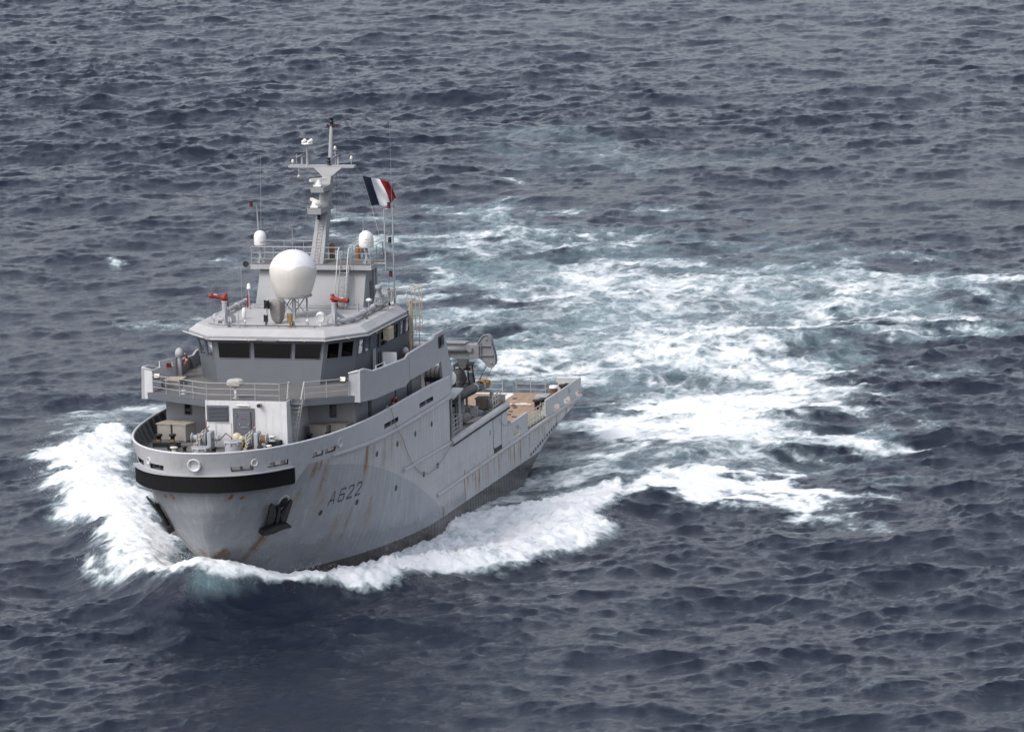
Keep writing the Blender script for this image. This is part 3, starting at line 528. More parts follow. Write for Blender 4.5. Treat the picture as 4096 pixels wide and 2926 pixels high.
# ---------------------------------------------------------------- forecastle bulwark with freeing ports cut through
def top_y(x):
    t = np.clip((x - 13) / (33.15 - 13), 0, 1); return 7.02 * np.power(np.clip(1 - t ** 3.2, 0, 1), .5)
def bul_curve(side_pts):
    """rows of (bottom, top) pairs from port aft round the bow to starboard aft"""
    u = np.concatenate([np.linspace(1.2, 26, 250), 26 + 1 * (1 - (1 - np.linspace(0, 1, 150)[1:]) ** 2) * 6.62]); rows = []
    for x in u:
        zt = float(np.interp(x, [1, 7, 16, 25, 33], [9.62, 9.82, 9.88, 9.96, 10.0])); f = (x - 1.2) / (32.62 - 1.2); xt = x if x < 20 else x + (33.15 - 32.62) * ((x - 20) / 12.62) ** 1.5
        xb = min(x, 32.54); rows.append(((xb, float(hull_y(xb, 8.5)), 8.5), (xt, float(top_y(xt)), zt)))
    return rows + [((a[0], -a[1], a[2]), (b_[0], -b_[1], b_[2])) for a, b_ in rows[-2::-1]]
ROWS = bul_curve(0)
SLOT_X = [(26.9, 25.75), (25.6, 24.3), (16.25, 14.85), (14.75, 13.3), (8.4, 6.95), (6.85, 5.25)]; SLOT_Y = [(2.15, 3.25), (3.85, 4.65)]
def in_slot(p, z):
    if not (8.78 < z < 9.1): return False
    if abs(p[1]) < 4.75 and p[0] > 29: return any(a < abs(p[1]) < b_ for a, b_ in SLOT_Y)
    return any(b_ < p[0] < a for a, b_ in SLOT_X)
NZ = 15
def bul_pt(i, k, off):
    a, b_ = ROWS[i]; t = k / (NZ - 1); q0 = ROWS[max(0, i - 1)]; q1 = ROWS[min(len(ROWS) - 1, i + 1)]
    d = Vector((q1[1][0] - q0[1][0], q1[1][1] - q0[1][1])).normalized(); n = Vector((d.y, -d.x)); cx = a[0] * (1 - t) + b_[0] * t; cy = a[1] * (1 - t) + b_[1] * t
    if n.x * 1 + n.y * math.copysign(1, cy if abs(cy) > 1e-6 else 1) < 0: n = -n
    return (cx + n.x * off, cy + n.y * off, a[2] * (1 - t) + b_[2] * t)
mb = MB(); keep = lambda i, k: not in_slot(ROWS[i][0], 8.5 + (k + .5) / (NZ - 1) * 1.45)
mb.grid([[bul_pt(i, k, .02) for k in range(NZ)] for i in range(len(ROWS))], True, 0, keep)
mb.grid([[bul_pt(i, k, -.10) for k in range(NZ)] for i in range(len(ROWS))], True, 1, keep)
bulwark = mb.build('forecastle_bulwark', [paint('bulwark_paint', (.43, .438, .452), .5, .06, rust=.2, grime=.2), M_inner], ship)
mb = MB(); mb.tube([Vector(bul_pt(i, NZ - 1, -.04)) + Vector((0, 0, .02)) for i in range(0, len(ROWS), 3)], .075, 10); mb.build('capping_rail', M_white, bulwark)
for i in list(range(6, len(ROWS) - 4, 13)):                                          # stiffening brackets inside the bulwark
    mb = MB()
    a = Vector(bul_pt(i, 3, -.1)); t = Vector(bul_pt(i, NZ - 1, -.1)); n = Vector(bul_pt(i, 3, -1)) - Vector(bul_pt(i, 3, 0)); n.normalize()
    tan = Vector((-n.y, n.x, 0)) * .03; mb.prism([a - tan, t - tan, t - tan + n * .08, a - tan + n * .42], tan * 2)
    mb.build('bulwark_bracket', M_inner, bulwark)
def chock(p, n, rx, name='fairlead', m=M_white):
    mb = MB(); p = Vector(p); n = Vector(n).normalized()
    mb.lathe(p - n * .25, n, [(.05, rx * .55), (.12, rx * .68), (.24, rx * .85), (.31, rx * 1.0), (.35, rx * 1.15), (.35, rx * 1.3), (.30, rx * 1.42), (.22, rx * 1.45)], 28, mi=0)
    mb.lathe(p - n * .25, n, [(.06, .001), (.065, rx * .58)], 24, mi=1); return mb.build(name, [m, M_house0], bulwark)
def bul_at(x, side, z):
    i = min(range(len(ROWS) // 2 + 1), key=lambda k: abs(ROWS[k][0][0] + (ROWS[k][1][0] - ROWS[k][0][0]) * .5 - x)); i = i if side > 0 else len(ROWS) - 1 - i; k = (z - 8.5) / 1.45 * (NZ - 1)
    a, b_ = Vector(bul_pt(i, k, .02)), Vector(bul_pt(i, k, 1)); return a, (b_ - a).normalized()
i0 = len(ROWS) // 2; a, b_ = Vector(bul_pt(i0, 8, .03)), Vector(bul_pt(i0, 8, 1)); chock((a.x, 0, 9.3), (1, 0, -.15), .30)
for x, sd, r in ((31.45, 1, .16), (31.45, -1, .16), (24.0, 1, .22), (24.0, -1, .22)):
    p, n = bul_at(x, sd, 9.25); chock(p, n, r)
# ---------------------------------------------------------------- decks
def deck_plan(x0, x1, inset=.1):
    X = list(np.linspace(x0, x1, 40)); return [(x, min(6.9, float(hull_y(min(x, 32.5), 8.5)) - inset)) for x in X] + [(x, -min(6.9, float(hull_y(min(x, 32.5), 8.5)) - inset)) for x in X[::-1]]
mb = MB(); mb.plan(deck_plan(1.4, 32.4), 8.72, 8.85); mb.build('forecastle_deck', M_deck, ship)
mb = MB(); mb.box(-12.68, 1.38, -6.9, 6.9, 5.24, 5.35); mb.build('boat_deck', M_deck, ship)
wb = NB('wooden_deck_planks'); co = wb.coord(); br = wb.n('ShaderNodeTexBrick'); br.inputs['Scale'].default_value = 1; br.inputs['Brick Width'].default_value = 4.5; br.inputs['Row Height'].default_value = .2; br.inputs['Mortar Size'].default_value = .014; br.inputs['Bias'].default_value = 0
br.inputs['Color1'].default_value = (.25, .155, .092, 1); br.inputs['Color2'].default_value = (.32, .21, .135, 1); br.inputs['Mortar'].default_value = (.06, .04, .03, 1); wb.l(co, br.inputs['Vector'])
nn = wb.noise(wb.scalev(co, (.5, 6, 1)), 1.0, 5, .65); c = wb.mix(wb.mr(nn, .35, .7), br.outputs['Color'], (.33, .245, .17)); c = wb.mix(wb.math('MULTIPLY', wb.mr(wb.noise(co, .5, 4), .45, .75), .55), c, (.20, .135, .085)); wb.base(c, .8); M_wood = wb.m
mb = MB(); mb.box(-32.5, -12.7, -6.85, 6.85, 2.9, 2.98); mb.build('wooden_work_deck', M_wood, ship)
mb = MB(); mb.box(-25.4, -12.72, 5.95, 6.82, 2.985, 3.0); mb.build('deck_edge_strip', plain('green_grey_deck_edge', (.17, .18, .12), .8, 0, .25, 2), ship)
M_mark = plain('white_deck_marking', (.66, .64, .60), .8, 0, .12, 3)
for L in ([(-32.2, -31.8, -.6, 2.2), (-31.8, -29.2, 1.9, 2.35)], [(-27.95, -27.6, 2.5, 3.25)], [(-27.95, -27.6, 3.5, 4.6), (-28.2, -27.95, 3.8, 4.25)], [(-21.5, -15, -5.4, -5.1)]):
    mb = MB(); [mb.box(a, b_, c, d, 2.984, 2.990) for a, b_, c, d in L]; mb.build('deck_marking', M_mark, ship)
for x, y in ((-29.9, 2.9), (-29.4, 4.8), (-27.0, 3.6), (-26.2, 3.9), (-24.6, 4.0), (-23.4, 4.2), (-22.5, 4.8), (-25.5, 3.0)): mb = MB(); mb.box(x - .12, x + .12, y - .14, y + .14, 2.982, 3.03); mb.build('lashing_point', M_black, ship)
for x in (-26.8, -22.6, -19.5): mb = MB(); mb.box(x - .025, x + .025, -6, 5.8, 2.9815, 2.986); mb.build('deck_seam', M_dark, ship)
# ---------------------------------------------------------------- stern bulwarks
mb = MB(); Y0, Y1 = 6.88, 7.0
def wall(mb, x0, x1, z0, z1, y0=Y0, y1=Y1): mb.box(x0, x1, y0, y1, z0, z1)
slots = [(-16.0, -14.2), (-26.4, -24.9), (-29.4, -27.6), (-32.3, -30.9)]
for sd in (1, -1):
    for x0, x1 in ((-17.9, -12.72), (-32.5, -22.9)):
        mb = MB(); cuts = sorted([c for c in slots if c[0] >= x0 - .1 and c[1] <= x1 + .1]); e = x0
        for c0, c1 in cuts: mb.box(e, c0, sd * Y0, sd * Y1, 2.95, 4.07); mb.box(c0, c1, sd * Y0, sd * Y1, 3.4, 4.07); mb.box(c0, c1, sd * Y0, sd * Y1, 2.95, 3.02); e = c1
        mb.box(e, x1, sd * Y0, sd * Y1, 2.95, 4.07)
        if x0 < -30: mb.box(-32.5, -32.38, sd * 5.35, sd * 6.88, 2.98, 4.07)
        o = mb.build('stern_bulwark', M_greyr, ship); mb = MB(); mb.tube([(x1, sd * 6.94, 4.09), (x0 + .06, sd * 6.94, 4.09)] + ([(-32.44, sd * 5.35, 4.09)] if x0 < -30 else []), .065, 8); mb.build('capping_rail', M_white, o)
        if sd > 0 and x0 < -30: stern_bul = o
        if x0 < -30:
            for x in np.arange(-32, -23, 1.1): mb = MB(); mb.prism([(x, sd * 6.88, 2.98), (x, sd * 6.88, 4.0), (x, sd * 6.8, 4.0), (x, sd * 6.5, 2.98)], (.04, 0, 0)); mb.build('bulwark_bracket', M_greyr, o)
mb = MB(); mb.lathe((-32.33, 6.05, 3.45), (1, 0, 0), [(0, .42), (.1, .44), (.16, .36), (.1, .26), (-.05, .25)], 24, mi=0); mb.build('fairlead', M_steel, stern_bul)
mb = MB(); mb.lathe((-29.2, 7.0, 3.75), (0, 1, 0), [(0, .17), (.06, .18), (.07, .11), (.0, .1)], 16, mi=0); mb.lathe((-15.2, 7.0, 3.6), (0, 1, 0), [(0, .15), (.06, .16), (.07, .1), (.0, .1)], 16, mi=0); mb.build('fairlead', M_greyr, stern_bul)

def railing(pts, h=1.05, bars=3, step=1.5, r=.022, m=M_steel, parent=None, name='railing', lean=None, ends=True):
    """stanchions and horizontal bars along a path of foot points"""
    pts = [Vector(p) for p in pts]; L = Vector(lean or (0, 0, 0)); U = Vector((0, 0, h)) + L; mb = MB()
    for k in range(1, bars + 1): mb.tube([p + U * (k / bars) for p in pts], r if k < bars else r * 1.25, 6)
    for i, (a, b_) in enumerate(zip(pts, pts[1:])):
        n = max(1, int(round((b_ - a).length / step)))
        for k in range(n + (1 if i == len(pts) - 2 else 0)):
            p = a.lerp(b_, k / n); mb.tube([p, p + U], r * 1.1, 6)
    return mb.build(name, m, parent or ship)
railing([(-17.95, 6.95, 2.98), (-22.85, 6.95, 2.98)], 1.05, 4, .8, .02, M_greyr); railing([(-17.95, -6.95, 2.98), (-22.85, -6.95, 2.98)], 1.05, 4, 1.2, .02, M_greyr)
for a, b_ in ((-2.6, 1.35), (2.35, 4.45), (-6.0, -4.0)):
    mb = MB(); z0 = 3.0; mb.tube([(-32.4, a, z0 + .25), (-32.4, a, z0 + .98), (-32.4, a + .1, z0 + 1.06), (-32.4, b_ - .1, z0 + 1.06), (-32.4, b_, z0 + .98), (-32.4, b_, z0)], .03, 8)
    mb.tube([(-32.4, a, z0 + .25), (-32.4, b_, z0 + .22)], .022, 6); mb.tube([(-32.4, a, z0 + .65), (-32.4, b_, z0 + .62)], .022, 6); mb.tube([(-32.4, (a + b_) / 2, z0), (-32.4, (a + b_) / 2, z0 + 1.06)], .03, 6)
    mb.build('stern_gate_rail', M_steel, ship)
mb = MB(); [mb.tube([(-32.4, -4, z), (-32.4, 2.4, z - .06), (-32.4, 5.4, z)], .012, 5) for z in (3.35, 3.8)]; mb.build('guard_wire', M_wire, ship)

# ---------------------------------------------------------------- superstructure: lower house, wing deck, bridge wings
ZF, ZW, ZR, ZY = 8.85, 11.7, 15.08, 17.75
def mirror(P): return list(P) + [(x, -y) for x, y in P[::-1] if abs(y) > 1e-6]
M_house = paint('grey_house_paint', (.104, .114, .130), .5, .05, rust=.06, grime=.15)
mb = MB(); mb.plan(mirror([(19.5, 6.1), (17.0, 5.6), (2.9, 5.6)]), ZF, 11.32)
lower = mb.build('lower_deckhouse', paint('lower_house_paint', (.27, .28, .296), .5, .05, rust=.06, grime=.2), ship)
def window(parent, P, n, d=.03, frame=.05, glass=None, name='window'):
    """P: four corners in order; a frame of rounded bars and a pane set back along -n"""
    P = [Vector(p) for p in P]; n = Vector(n).normalized(); mb = MB(); mb.tube([p + n * .015 for p in P + P[:1]], frame * .6, 6, False)
    mb.add([p - n * d for p in P], [(0, 1, 2, 3)], mi=1); return mb.build(name, [M_house, glass or M_glass], parent)
gb = NB('tinted_window_glass'); tr = gb.n('ShaderNodeBsdfTransparent'); tr.inputs[0].default_value = (.18, .18, .18, 1); gl = gb.n('ShaderNodeBsdfGlossy'); gl.inputs[0].default_value = (.9, .9, .9, 1); gl.inputs[1].default_value = .03
fr = gb.n('ShaderNodeFresnel'); fr.inputs[0].default_value = 1.22; mx = gb.n('ShaderNodeMixShader'); gb.l(fr.outputs[0], mx.inputs[0]); gb.l(tr.outputs[0], mx.inputs[1]); gb.l(gl.outputs[0], mx.inputs[2]); gb.l(mx.outputs[0], gb.out.inputs['Surface']); M_glass = gb.m
M_glassd = plain('dark_window_glass', (.012, .014, .018), .06, 0, .1, 2, .7)
for y in (-4.68, 4.68):
    a, b_ = y - .19, y + .19; window(lower, [(19.53, a, 10.05), (19.53, b_, 10.05), (19.53, b_, 10.78), (19.53, a, 10.78)], (1, 0, 0), .02, .07, M_glassd)
mb = MB(); mb.box(19.5, 19.56, 2.45, 2.86, 9.1, 9.85); [mb.box(19.56, 19.59, 2.48, 2.83, 9.14 + i * .09, 9.19 + i * .09) for i in range(8)]; mb.build('vent_louver', M_inner, lower)
mb = MB(); mb.bbox(6.2, 5.3, 5.56, 5.66, 8.95, 10.7, .02); mb.build('side_door', M_house, lower)
mb = MB(); mb.bbox(15.0, 14.5, 5.58, 5.66, 9.3, 10.9, .02); [mb.box(14.52, 14.98, 5.66, 5.69, 9.4 + i * .12, 9.45 + i * .12) for i in range(12)]; mb.build('vent_louver', M_house, lower)
mb = MB(); mb.tube([(9.0, 5.62, 8.9), (9.0, 5.62, 11.2)], .05, 8); mb.build('drain_pipe', M_house, lower)
# forward white companion house
mb = MB(); mb.box(19.52, 24.0, -2.09, 3.09, ZF, ZW + .004)
whouse = mb.build('companion_house', paint('stained_white_paint', (.57, .575, .58), .55, .05, rust=.15, grime=.35), ship)
mb = MB(); mb.bbox(24.0, 24.06, -2.0, -.6, 10.42, 11.42, .02)
for i in range(11): mb.obox((24.09, -1.3, 10.5 + i * .083), (.035, 0, -.02), (0, .62, 0), (.006, 0, .012))
mb.build('vent_louver', M_house, whouse)
mb = MB(); mb.box(24.0, 24.035, -.34, 1.06, ZF, 11.26); mb.build('door_surround', M_house, whouse)
mb = MB(); mb.bbox(24.03, 24.11, -.08, .82, 9.05, 11.06, .06); mb.box(24.11, 24.125, .18, .55, 10.6, 10.63, mi=1)
mb.tube([(24.16, .2, 10.1), (24.16, .62, 10.1)], .018, 6, mi=2); [mb.bbox(24.08, 24.15, -.13, .0, z, z + .12, .02) for z in (9.3, 10.75)]; [mb.lathe((24.11, y, z), (1, 0, 0), [(0, .04), (.05, .04)], 10, mi=2) for y, z in ((.12, 10.3), (.68, 10.3))]
dr = mb.build('watertight_door', [M_house, M_red, M_steel], whouse)
mb = MB(); mb.tube([(24.13, -.05, 11.45), (24.13, .75, 11.45)], .055, 10); mb.box(24.0, 24.1, .05, .6, 11.4, 11.5, mi=1); mb.build('strip_lamp', [M_lamp, M_steel], whouse)
mb = MB(); mb.tube([(23.9, 1.42, 11.5), (24.3, 1.42, 11.48)], [.12, .12], 14); mb.lathe((24.3, 1.42, 11.48), (1, 0, 0), [(0, .13), (.02, .13), (.021, .1)], 14, mi=1); mb.build('vent_pipe', [M_tan, M_dark], whouse)
mb = MB(); mb.tube([(24.02, -1.45, 9.0), (24.02, -1.45, 10.32), (24.02, -.45, 10.32), (24.02, -.45, 9.0)], .012, 6); mb.build('access_panel', M_steel, whouse)
mb = MB(); mb.bbox(24.04, 24.35, -.28, 1.0, 8.86, 9.32, .03)
for k in range(5): mb.prism([(24.353, -.2 + k * .25, 8.9), (24.353, -.08 + k * .25, 8.9), (24.353, .1 + k * .25, 9.28), (24.353, -.02 + k * .25, 9.28)], (.004, 0, 0), mi=1)
mb.build('hazard_striped_sill', [M_yellow, M_black], whouse)
# wing deck
mb = MB(); mb.plan([(23.94, -2.05), (23.94, 3.05), (23.1, 3.1), (23.1, 3.95), (21.3, 6.84), (1.8, 6.84), (1.8, -6.84), (21.3, -6.84)], 11.3, ZW)
wdeck = mb.build('bridge_wing_deck', M_house, ship)
mb = MB(); mb.plan([(23.9, -2.0), (23.9, 3.0), (23.05, 3.05), (23.05, 3.92), (21.25, 6.8), (1.85, 6.8), (1.85, -6.8), (21.25, -6.8)], ZW + .006, ZW + .018); mb.build('deck_coating', M_deck, wdeck)
STR = [(21.45, 11.3), (21.3, 13.2), (20.4, 13.15), (18.4, 12.71), (16.45, 12.6), (15.27, 12.54), (11.3, 12.34), (10.57, 12.53), (4.65, 12.57), (4.42, 12.76), (2.39, 12.77), (1.6, 11.8), (1.21, 10.84), (.51, 10.07), (.41, 9.85), (.95, 8.35), (1.39, 8.35), (1.39, 9.62), (2.72, 9.62), (3.13, 10.91), (6.4, 10.86), (10.4, 10.89), (11.4, 10.64), (12.65, 10.77), (17.8, 10.95)]
for sd in (1, -1):
    mb = MB(); mb.prism([(x, sd * 6.86, z) for x, z in STR], (0, sd * .15, 0)); w = mb.build('wing_bulwark', M_grey, ship)
    mb = MB(); mb.tube([(x, sd * 6.94, z + .03) for x, z in STR[1:11]], .075, 8); mb.build('capping_rail', M_white, w)
    mb = MB(); mb.prism([(21.42, sd * 6.3, 11.3), (21.42, sd * 6.86, 11.3), (21.28, sd * 6.86, 13.2), (21.36, sd * 6.3, 13.05)], (-.06, 0, 0)); mb.prism([(21.36, sd * 6.3, ZW), (19.7, sd * 6.3, ZW), (19.7, sd * 6.3, 12.95), (21.36, sd * 6.3, 13.05)], (0, sd * .05, 0)); mb.build('wing_end_plate', M_white if sd < 0 else M_grey, w)
    mb = MB(); mb.tube([(21.3, sd * 6.9, 13.23), (21.36, sd * 6.3, 13.07), (19.7, sd * 6.3, 12.97)], .05, 8); mb.build('capping_rail', M_white, w)
    for k in range(5):
        x = 14.5 - k * 2.4; mb = MB(); mb.prism([(x, sd * 6.86, ZW), (x, sd * 6.86, 12.4), (x, sd * 6.75, 12.4), (x, sd * 6.4, ZW)], (.05, 0, 0)); mb.build('bulwark_bracket', M_inner, w)
mb = MB(); mb.prism([(18.3, -6.82, ZW), (15.3, -6.35, ZW), (15.3, -6.35, 13.0), (18.3, -6.82, 13.15)], (.0, -.05, 0)); mb.build('wing_screen', paint('light_screen_paint', (.60, .605, .61), .5, .06, rust=.1, grime=.4), ship)
mb = MB(); mb.bbox(17.4, 17.2, -6.7, -6.45, 12.62, 12.85, .03); mb.build('alarm_box', M_red, ship)
mb = MB(); mb.bbox(16.9, 16.7, -6.62, -6.4, 12.62, 12.85, .03); mb.build('junction_box', M_lamp, ship)
mb = MB(); mb.box(12.66, 12.72, 5.95, 6.86, ZW, 12.97); mb.build('wing_screen', M_white, ship)
mb = MB(); mb.tube([(12.69, 5.95, 12.98), (12.69, 6.86, 12.98)], .04, 6); mb.build('capping_rail', M_white, ship)
mb = MB(); mb.box(10.5, 10.42, 6.99, 7.03, 10.98, 12.35); mb.build('light_recess', M_steel, ship)
mb = MB(); mb.bbox(3.6, 2.55, 6.98, 7.06, 11.85, 12.55, .03); mb.bbox(3.3, 2.7, 7.05, 7.12, 11.95, 12.45, .03, mi=1); mb.build('side_light', [M_black, M_lens], ship)
mb = MB(); mb.tube([(17.6, 6.94, 12.72), (17.6, 6.94, 12.95), (15.6, 6.94, 12.88), (15.6, 6.94, 12.6)], .03, 6); mb.build('grab_rail', M_white, ship)
railing([(21.5, -6.25, ZW), (23.95, -2.0, ZW), (23.95, 2.65, ZW), (23.3, 3.05, ZW)], 1.08, 3, 1.35); railing([(23.15, 4.0, ZW), (21.5, 6.3, ZW)], 1.08, 3, 1.3)
railing([(1.95, -6.8, ZW), (1.95, 6.8, ZW)], 1.08, 3, 1.6); 
def ladder(a0, a1, b0, b1, n, name, m=M_steel, r=.035, parent=None, treads=True):
    """two stringers a0-a1 and b0-b1 with n treads"""
    a0, a1, b0, b1 = map(Vector, (a0, a1, b0, b1)); mb = MB(); mb.tube([a0, a1], r, 6); mb.tube([b0, b1], r, 6)
    for i in range(1, n + 1):
        t = i / (n + 1); p, q = a0.lerp(a1, t), b0.lerp(b1, t)
        if treads: mb.obox((p + q) / 2, (q - p) / 2, Vector((.09, 0, 0)), Vector((0, 0, .015)))
        else: mb.tube([p, q], r * .6, 5)
    return mb.build(name, m, parent or ship)
M_rail = plain('white_rail_paint', (.58, .59, .60), .4)
lad = ladder((22.95, 2.62, ZF), (23.12, 3.16, ZW), (22.85, 3.26, ZF), (23.1, 3.86, ZW), 10, 'inclined_ladder', M_steel, .05)
for a, b_ in (((22.95, 2.62), (23.3, 3.05)), ((22.85, 3.26), (23.15, 4.0))):
    mb = MB(); mb.tube([(a[0] + .03, a[1], ZF + .9), (b_[0], b_[1], ZW + 1.12)], .042, 6); mb.tube([(a[0], a[1], ZF + .9), (a[0], a[1], ZF + .2)], .022, 6); mb.tube([(a[0] + .05, a[1] + .2, ZF + 1.7), (a[0] + .05, a[1] + .2, ZF + .9)], .02, 6); mb.build('hand_rail', M_rail, lad)
# ---------------------------------------------------------------- pilothouse with real window openings
BASE = [(17.6, 3.3), (15.6, 4.87), (13.25, 5.3), (13.0, 5.52), (5.0, 5.52)]; TOP = [(17.2, 3.6), (15.7, 5.25), (13.35, 5.6), (13.05, 5.72), (5.0, 5.72)]; ZT = 14.46
W_ = [[], [(.10, .465), (.535, .90)], [(.12, .46), (.54, .84)], [], [(.01, .075), (.11, .24), (.285, .42), (.47, .60), (.65, .78), (.82, .95)]]
v0, v1 = (13.25 - ZW) / (ZT - ZW), (14.2 - ZW) / (ZT - ZW)
wallmb = MB(); wins = []
def panel(p0, p1, q0, q1, wl):
    p0, p1, q0, q1 = map(Vector, (p0, p1, q0, q1)); us = sorted({0., 1., *[u for w in wl for u in w]}); vs = [0, v0, v1, 1]
    pt = lambda u, v: (p0.lerp(p1, u)).lerp(q0.lerp(q1, u), v); n = (p1 - p0).cross(q0 - p0).normalized()
    if n.dot((p0 + p1) / 2 - Vector((9, 0, p0.z))) < 0: n = -n
    for a, b_ in zip(us, us[1:]):
        for i in range(3):
            if i == 1 and any(abs(a - w[0]) < 1e-6 and abs(b_ - w[1]) < 1e-6 for w in wl): wins.append(([pt(a, v0), pt(b_, v0), pt(b_, v1), pt(a, v1)], n)); continue
            Q = [pt(a, vs[i]), pt(b_, vs[i]), pt(b_, vs[i + 1]), pt(a, vs[i + 1])]; wallmb.prism(Q, -n * .06)
panel((17.6, -3.3, ZW), (17.6, 3.3, ZW), (17.2, -3.6, ZT), (17.2, 3.6, ZT), [(.035, .325), (.362, .705), (.738, .975)])
for sd in (1, -1):
    for i in range(4):
        a, b_, c, d = BASE[i], BASE[i + 1], TOP[i], TOP[i + 1]; panel((a[0], sd * a[1], ZW), (b_[0], sd * b_[1], ZW), (c[0], sd * c[1], ZT), (d[0], sd * d[1], ZT), W_[i + 1])
panel((5.0, -5.52, ZW), (5.0, 5.52, ZW), (5.0, -5.72, ZT), (5.0, 5.72, ZT), [])
pilot = wallmb.build('pilothouse', M_house, ship)
for P, n in wins: window(pilot, P, n)
M_int = plain('dark_bridge_lining', (.03, .03, .032), .8); M_wooddk = plain('brown_console_wood', (.22, .085, .035), .5, 0, .2, 2)
mb = MB(); mb.plan(mirror([(17.3, 3.1), (15.4, 4.7), (5.2, 5.3)]), ZW + .02, ZW + .06); mb.plan(mirror([(16.9, 3.3), (15.4, 5.0), (5.2, 5.5)]), 14.3, 14.34); mb.box(9.0, 9.1, -5.2, 5.2, ZW + .06, 14.3); mb.build('bridge_lining', M_int, pilot)
mb = MB(); mb.bbox(16.3, 15.6, -3.0, 3.0, ZW + .06, 13.15, .04); mb.bbox(14.8, 13.9, 3.6, 4.6, ZW + .06, 12.95, .04); mb.build('bridge_console', M_wooddk, pilot)
mb = MB(); mb.bbox(16.1, 15.9, -1.6, -1.25, 13.6, 13.9, .02); mb.build('monitor', M_whitegloss, pilot)
for y in (-2.2, .6, 2.3):
    mb = MB(); mb.tube([(17.25, y, 14.3), (17.22, y + .5, 13.75)], .012, 5); mb.build('wiper', M_black, pilot)
mb = MB(); mb.bbox(13.3, 13.1, 5.5, 5.62, 11.9, 13.3, .03); mb.build('fire_locker', M_grey, pilot)
mb = MB(); mb.bbox(11.6, 10.6, 5.72, 6.1, 13.6, 14.35, .03); mb.build('awning_box', M_tan, pilot)
mb = MB(); mb.tube([(12.6, 5.6, ZW), (12.6, 5.68, 13.0)], .025, 6); mb.tube([(12.2, 5.6, ZW), (12.2, 5.68, 13.0)], .025, 6); mb.build('hand_rail', M_black, pilot)
LO = mirror([(17.9, 3.8), (15.4, 5.8), (6.8, 5.9)]); BR = mirror([(17.25, 3.55), (15.2, 5.32), (6.8, 5.35)])
mb = MB(); mb.plan(LO, 14.46, 14.70)
roof = mb.build('pilothouse_roof', paint('roof_edge_paint', (.30, .305, .315), .5, .05, grime=.1), ship)
mb = MB(); mb.loft([(x, y, 14.70) for x, y in LO], [(x, y, ZR) for x, y in BR]); mb.build('roof_covering', M_roofdeck, roof)
mb = MB(); mb.tube([(17.96, -3.6, 14.5), (17.96, -.6, 14.5)], .035, 8); mb.build('wash_pipe', M_white, roof)
mb = MB(); mb.tube([(17.96, .9, 14.5), (17.96, 3.85, 14.5), (15.45, 5.88, 14.5), (7.0, 5.98, 14.5)], .035, 8); mb.build('wash_pipe', M_white, roof)
mb = MB(); mb.tube([(17.5, -4.2, 14.52), (14.9, -6.35, 14.52)], .035, 8); mb.build('wash_pipe', M_white, roof)
mb = MB(); mb.tube([(17.55, -.3, 14.40), (17.55, .55, 14.40)], .05, 8); mb.build('strip_lamp', M_lamp, roof)
for x, y in ((17.9, -1.2), (17.9, 2.4), (17.9, 3.7), (16.6, 4.9), (13.8, 5.85), (11, 5.9)):
    mb = MB(); mb.tube([(x, y - .08, 14.55), (x + .12, y + .05, 14.5), (x + .05, y + .12, 14.42)], .03, 6); mb.build('wash_nozzle', M_tan, roof)
# ---------------------------------------------------------------- radar house and flying bridge
mb = MB(); lo = [(8.6, -3.55, ZR), (8.6, 3.55, ZR), (5.0, 3.55, ZR), (5.0, -3.55, ZR)]; hi = [(7.45, -3.5, 17.45), (7.45, 3.5, 17.45), (5.1, 3.5, 17.45), (5.1, -3.5, 17.45)]
mb.loft(lo, hi); radarhouse = mb.build('radar_house', paint('radar_house_paint', (.27, .277, .287), .5, .04, grime=.12), ship)
mb = MB(); mb.box(8.6, 8.68, -3.6, 3.6, ZR, ZR + .22); mb.tube([(8.85, -3.5, ZR + .1), (8.85, 3.9, ZR + .1)], .04, 6); mb.build('plinth', M_grey, radarhouse)
mb = MB(); mb.box(6.9, 6.3, 3.53, 3.6, 15.5, 16.6); [mb.box(6.85, 6.35, 3.6, 3.63, 16.0 + i * .1, 16.05 + i * .1) for i in range(6)]; mb.build('vent_louver', M_house, radarhouse)
mb = MB(); mb.tube([(6.1, 3.6, ZR), (6.1, 3.6, 17.4)], .06, 8); mb.tube([(5.6, 3.6, ZR), (5.6, 3.6, 17.4)], .05, 8); mb.build('service_pipe', M_grey, radarhouse)
mb = MB(); mb.plan([(8.0, -4.0), (8.0, 4.0), (4.9, 4.0), (4.9, -4.0)], 17.46, ZY); fly = mb.build('flying_bridge', M_grey, ship)
mb = MB(); mb.plan([(7.95, -3.95), (7.95, 3.95), (4.95, 3.95), (4.95, -3.95)], ZY, ZY + .012); mb.build('deck_coating', M_deck, fly)
for P in ([(5.05, 3.92, ZY), (5.05, -3.92, ZY), (7.9, -3.92, ZY), (7.9, 1.95, ZY)], [(7.9, 2.6, ZY), (7.9, 3.92, ZY), (5.05, 3.92, ZY)]): railing(P, 1.12, 3, 1.35, parent=fly)
fl = ladder((9.0, 1.95, ZR), (8.05, 1.98, ZY), (9.0, 2.5, ZR), (8.05, 2.55, ZY), 11, 'inclined_ladder', parent=fly)
for y in (1.9, 2.58):
    mb = MB(); mb.tube([(8.98, y, ZR + .25), (9.25, y, ZR + .6), (8.3, y, ZY + .75), (8.1, y, ZY + 1.05), (7.9, y, ZY + 1.12)], .035, 8); mb.tube([(9.0, y, ZR + 1.0), (8.6, y, ZR + .9)], .02, 6); mb.build('hand_rail', M_white, fly)
mb = MB(); mb.lathe((8.1, -4.25, 17.78), (1, 0, .1), [(-.4, .10), (-.2, .11), (0, .19), (.02, .19), (.03, .16), (-.02, .15)], 18); mb.build('horn', M_black, fly)
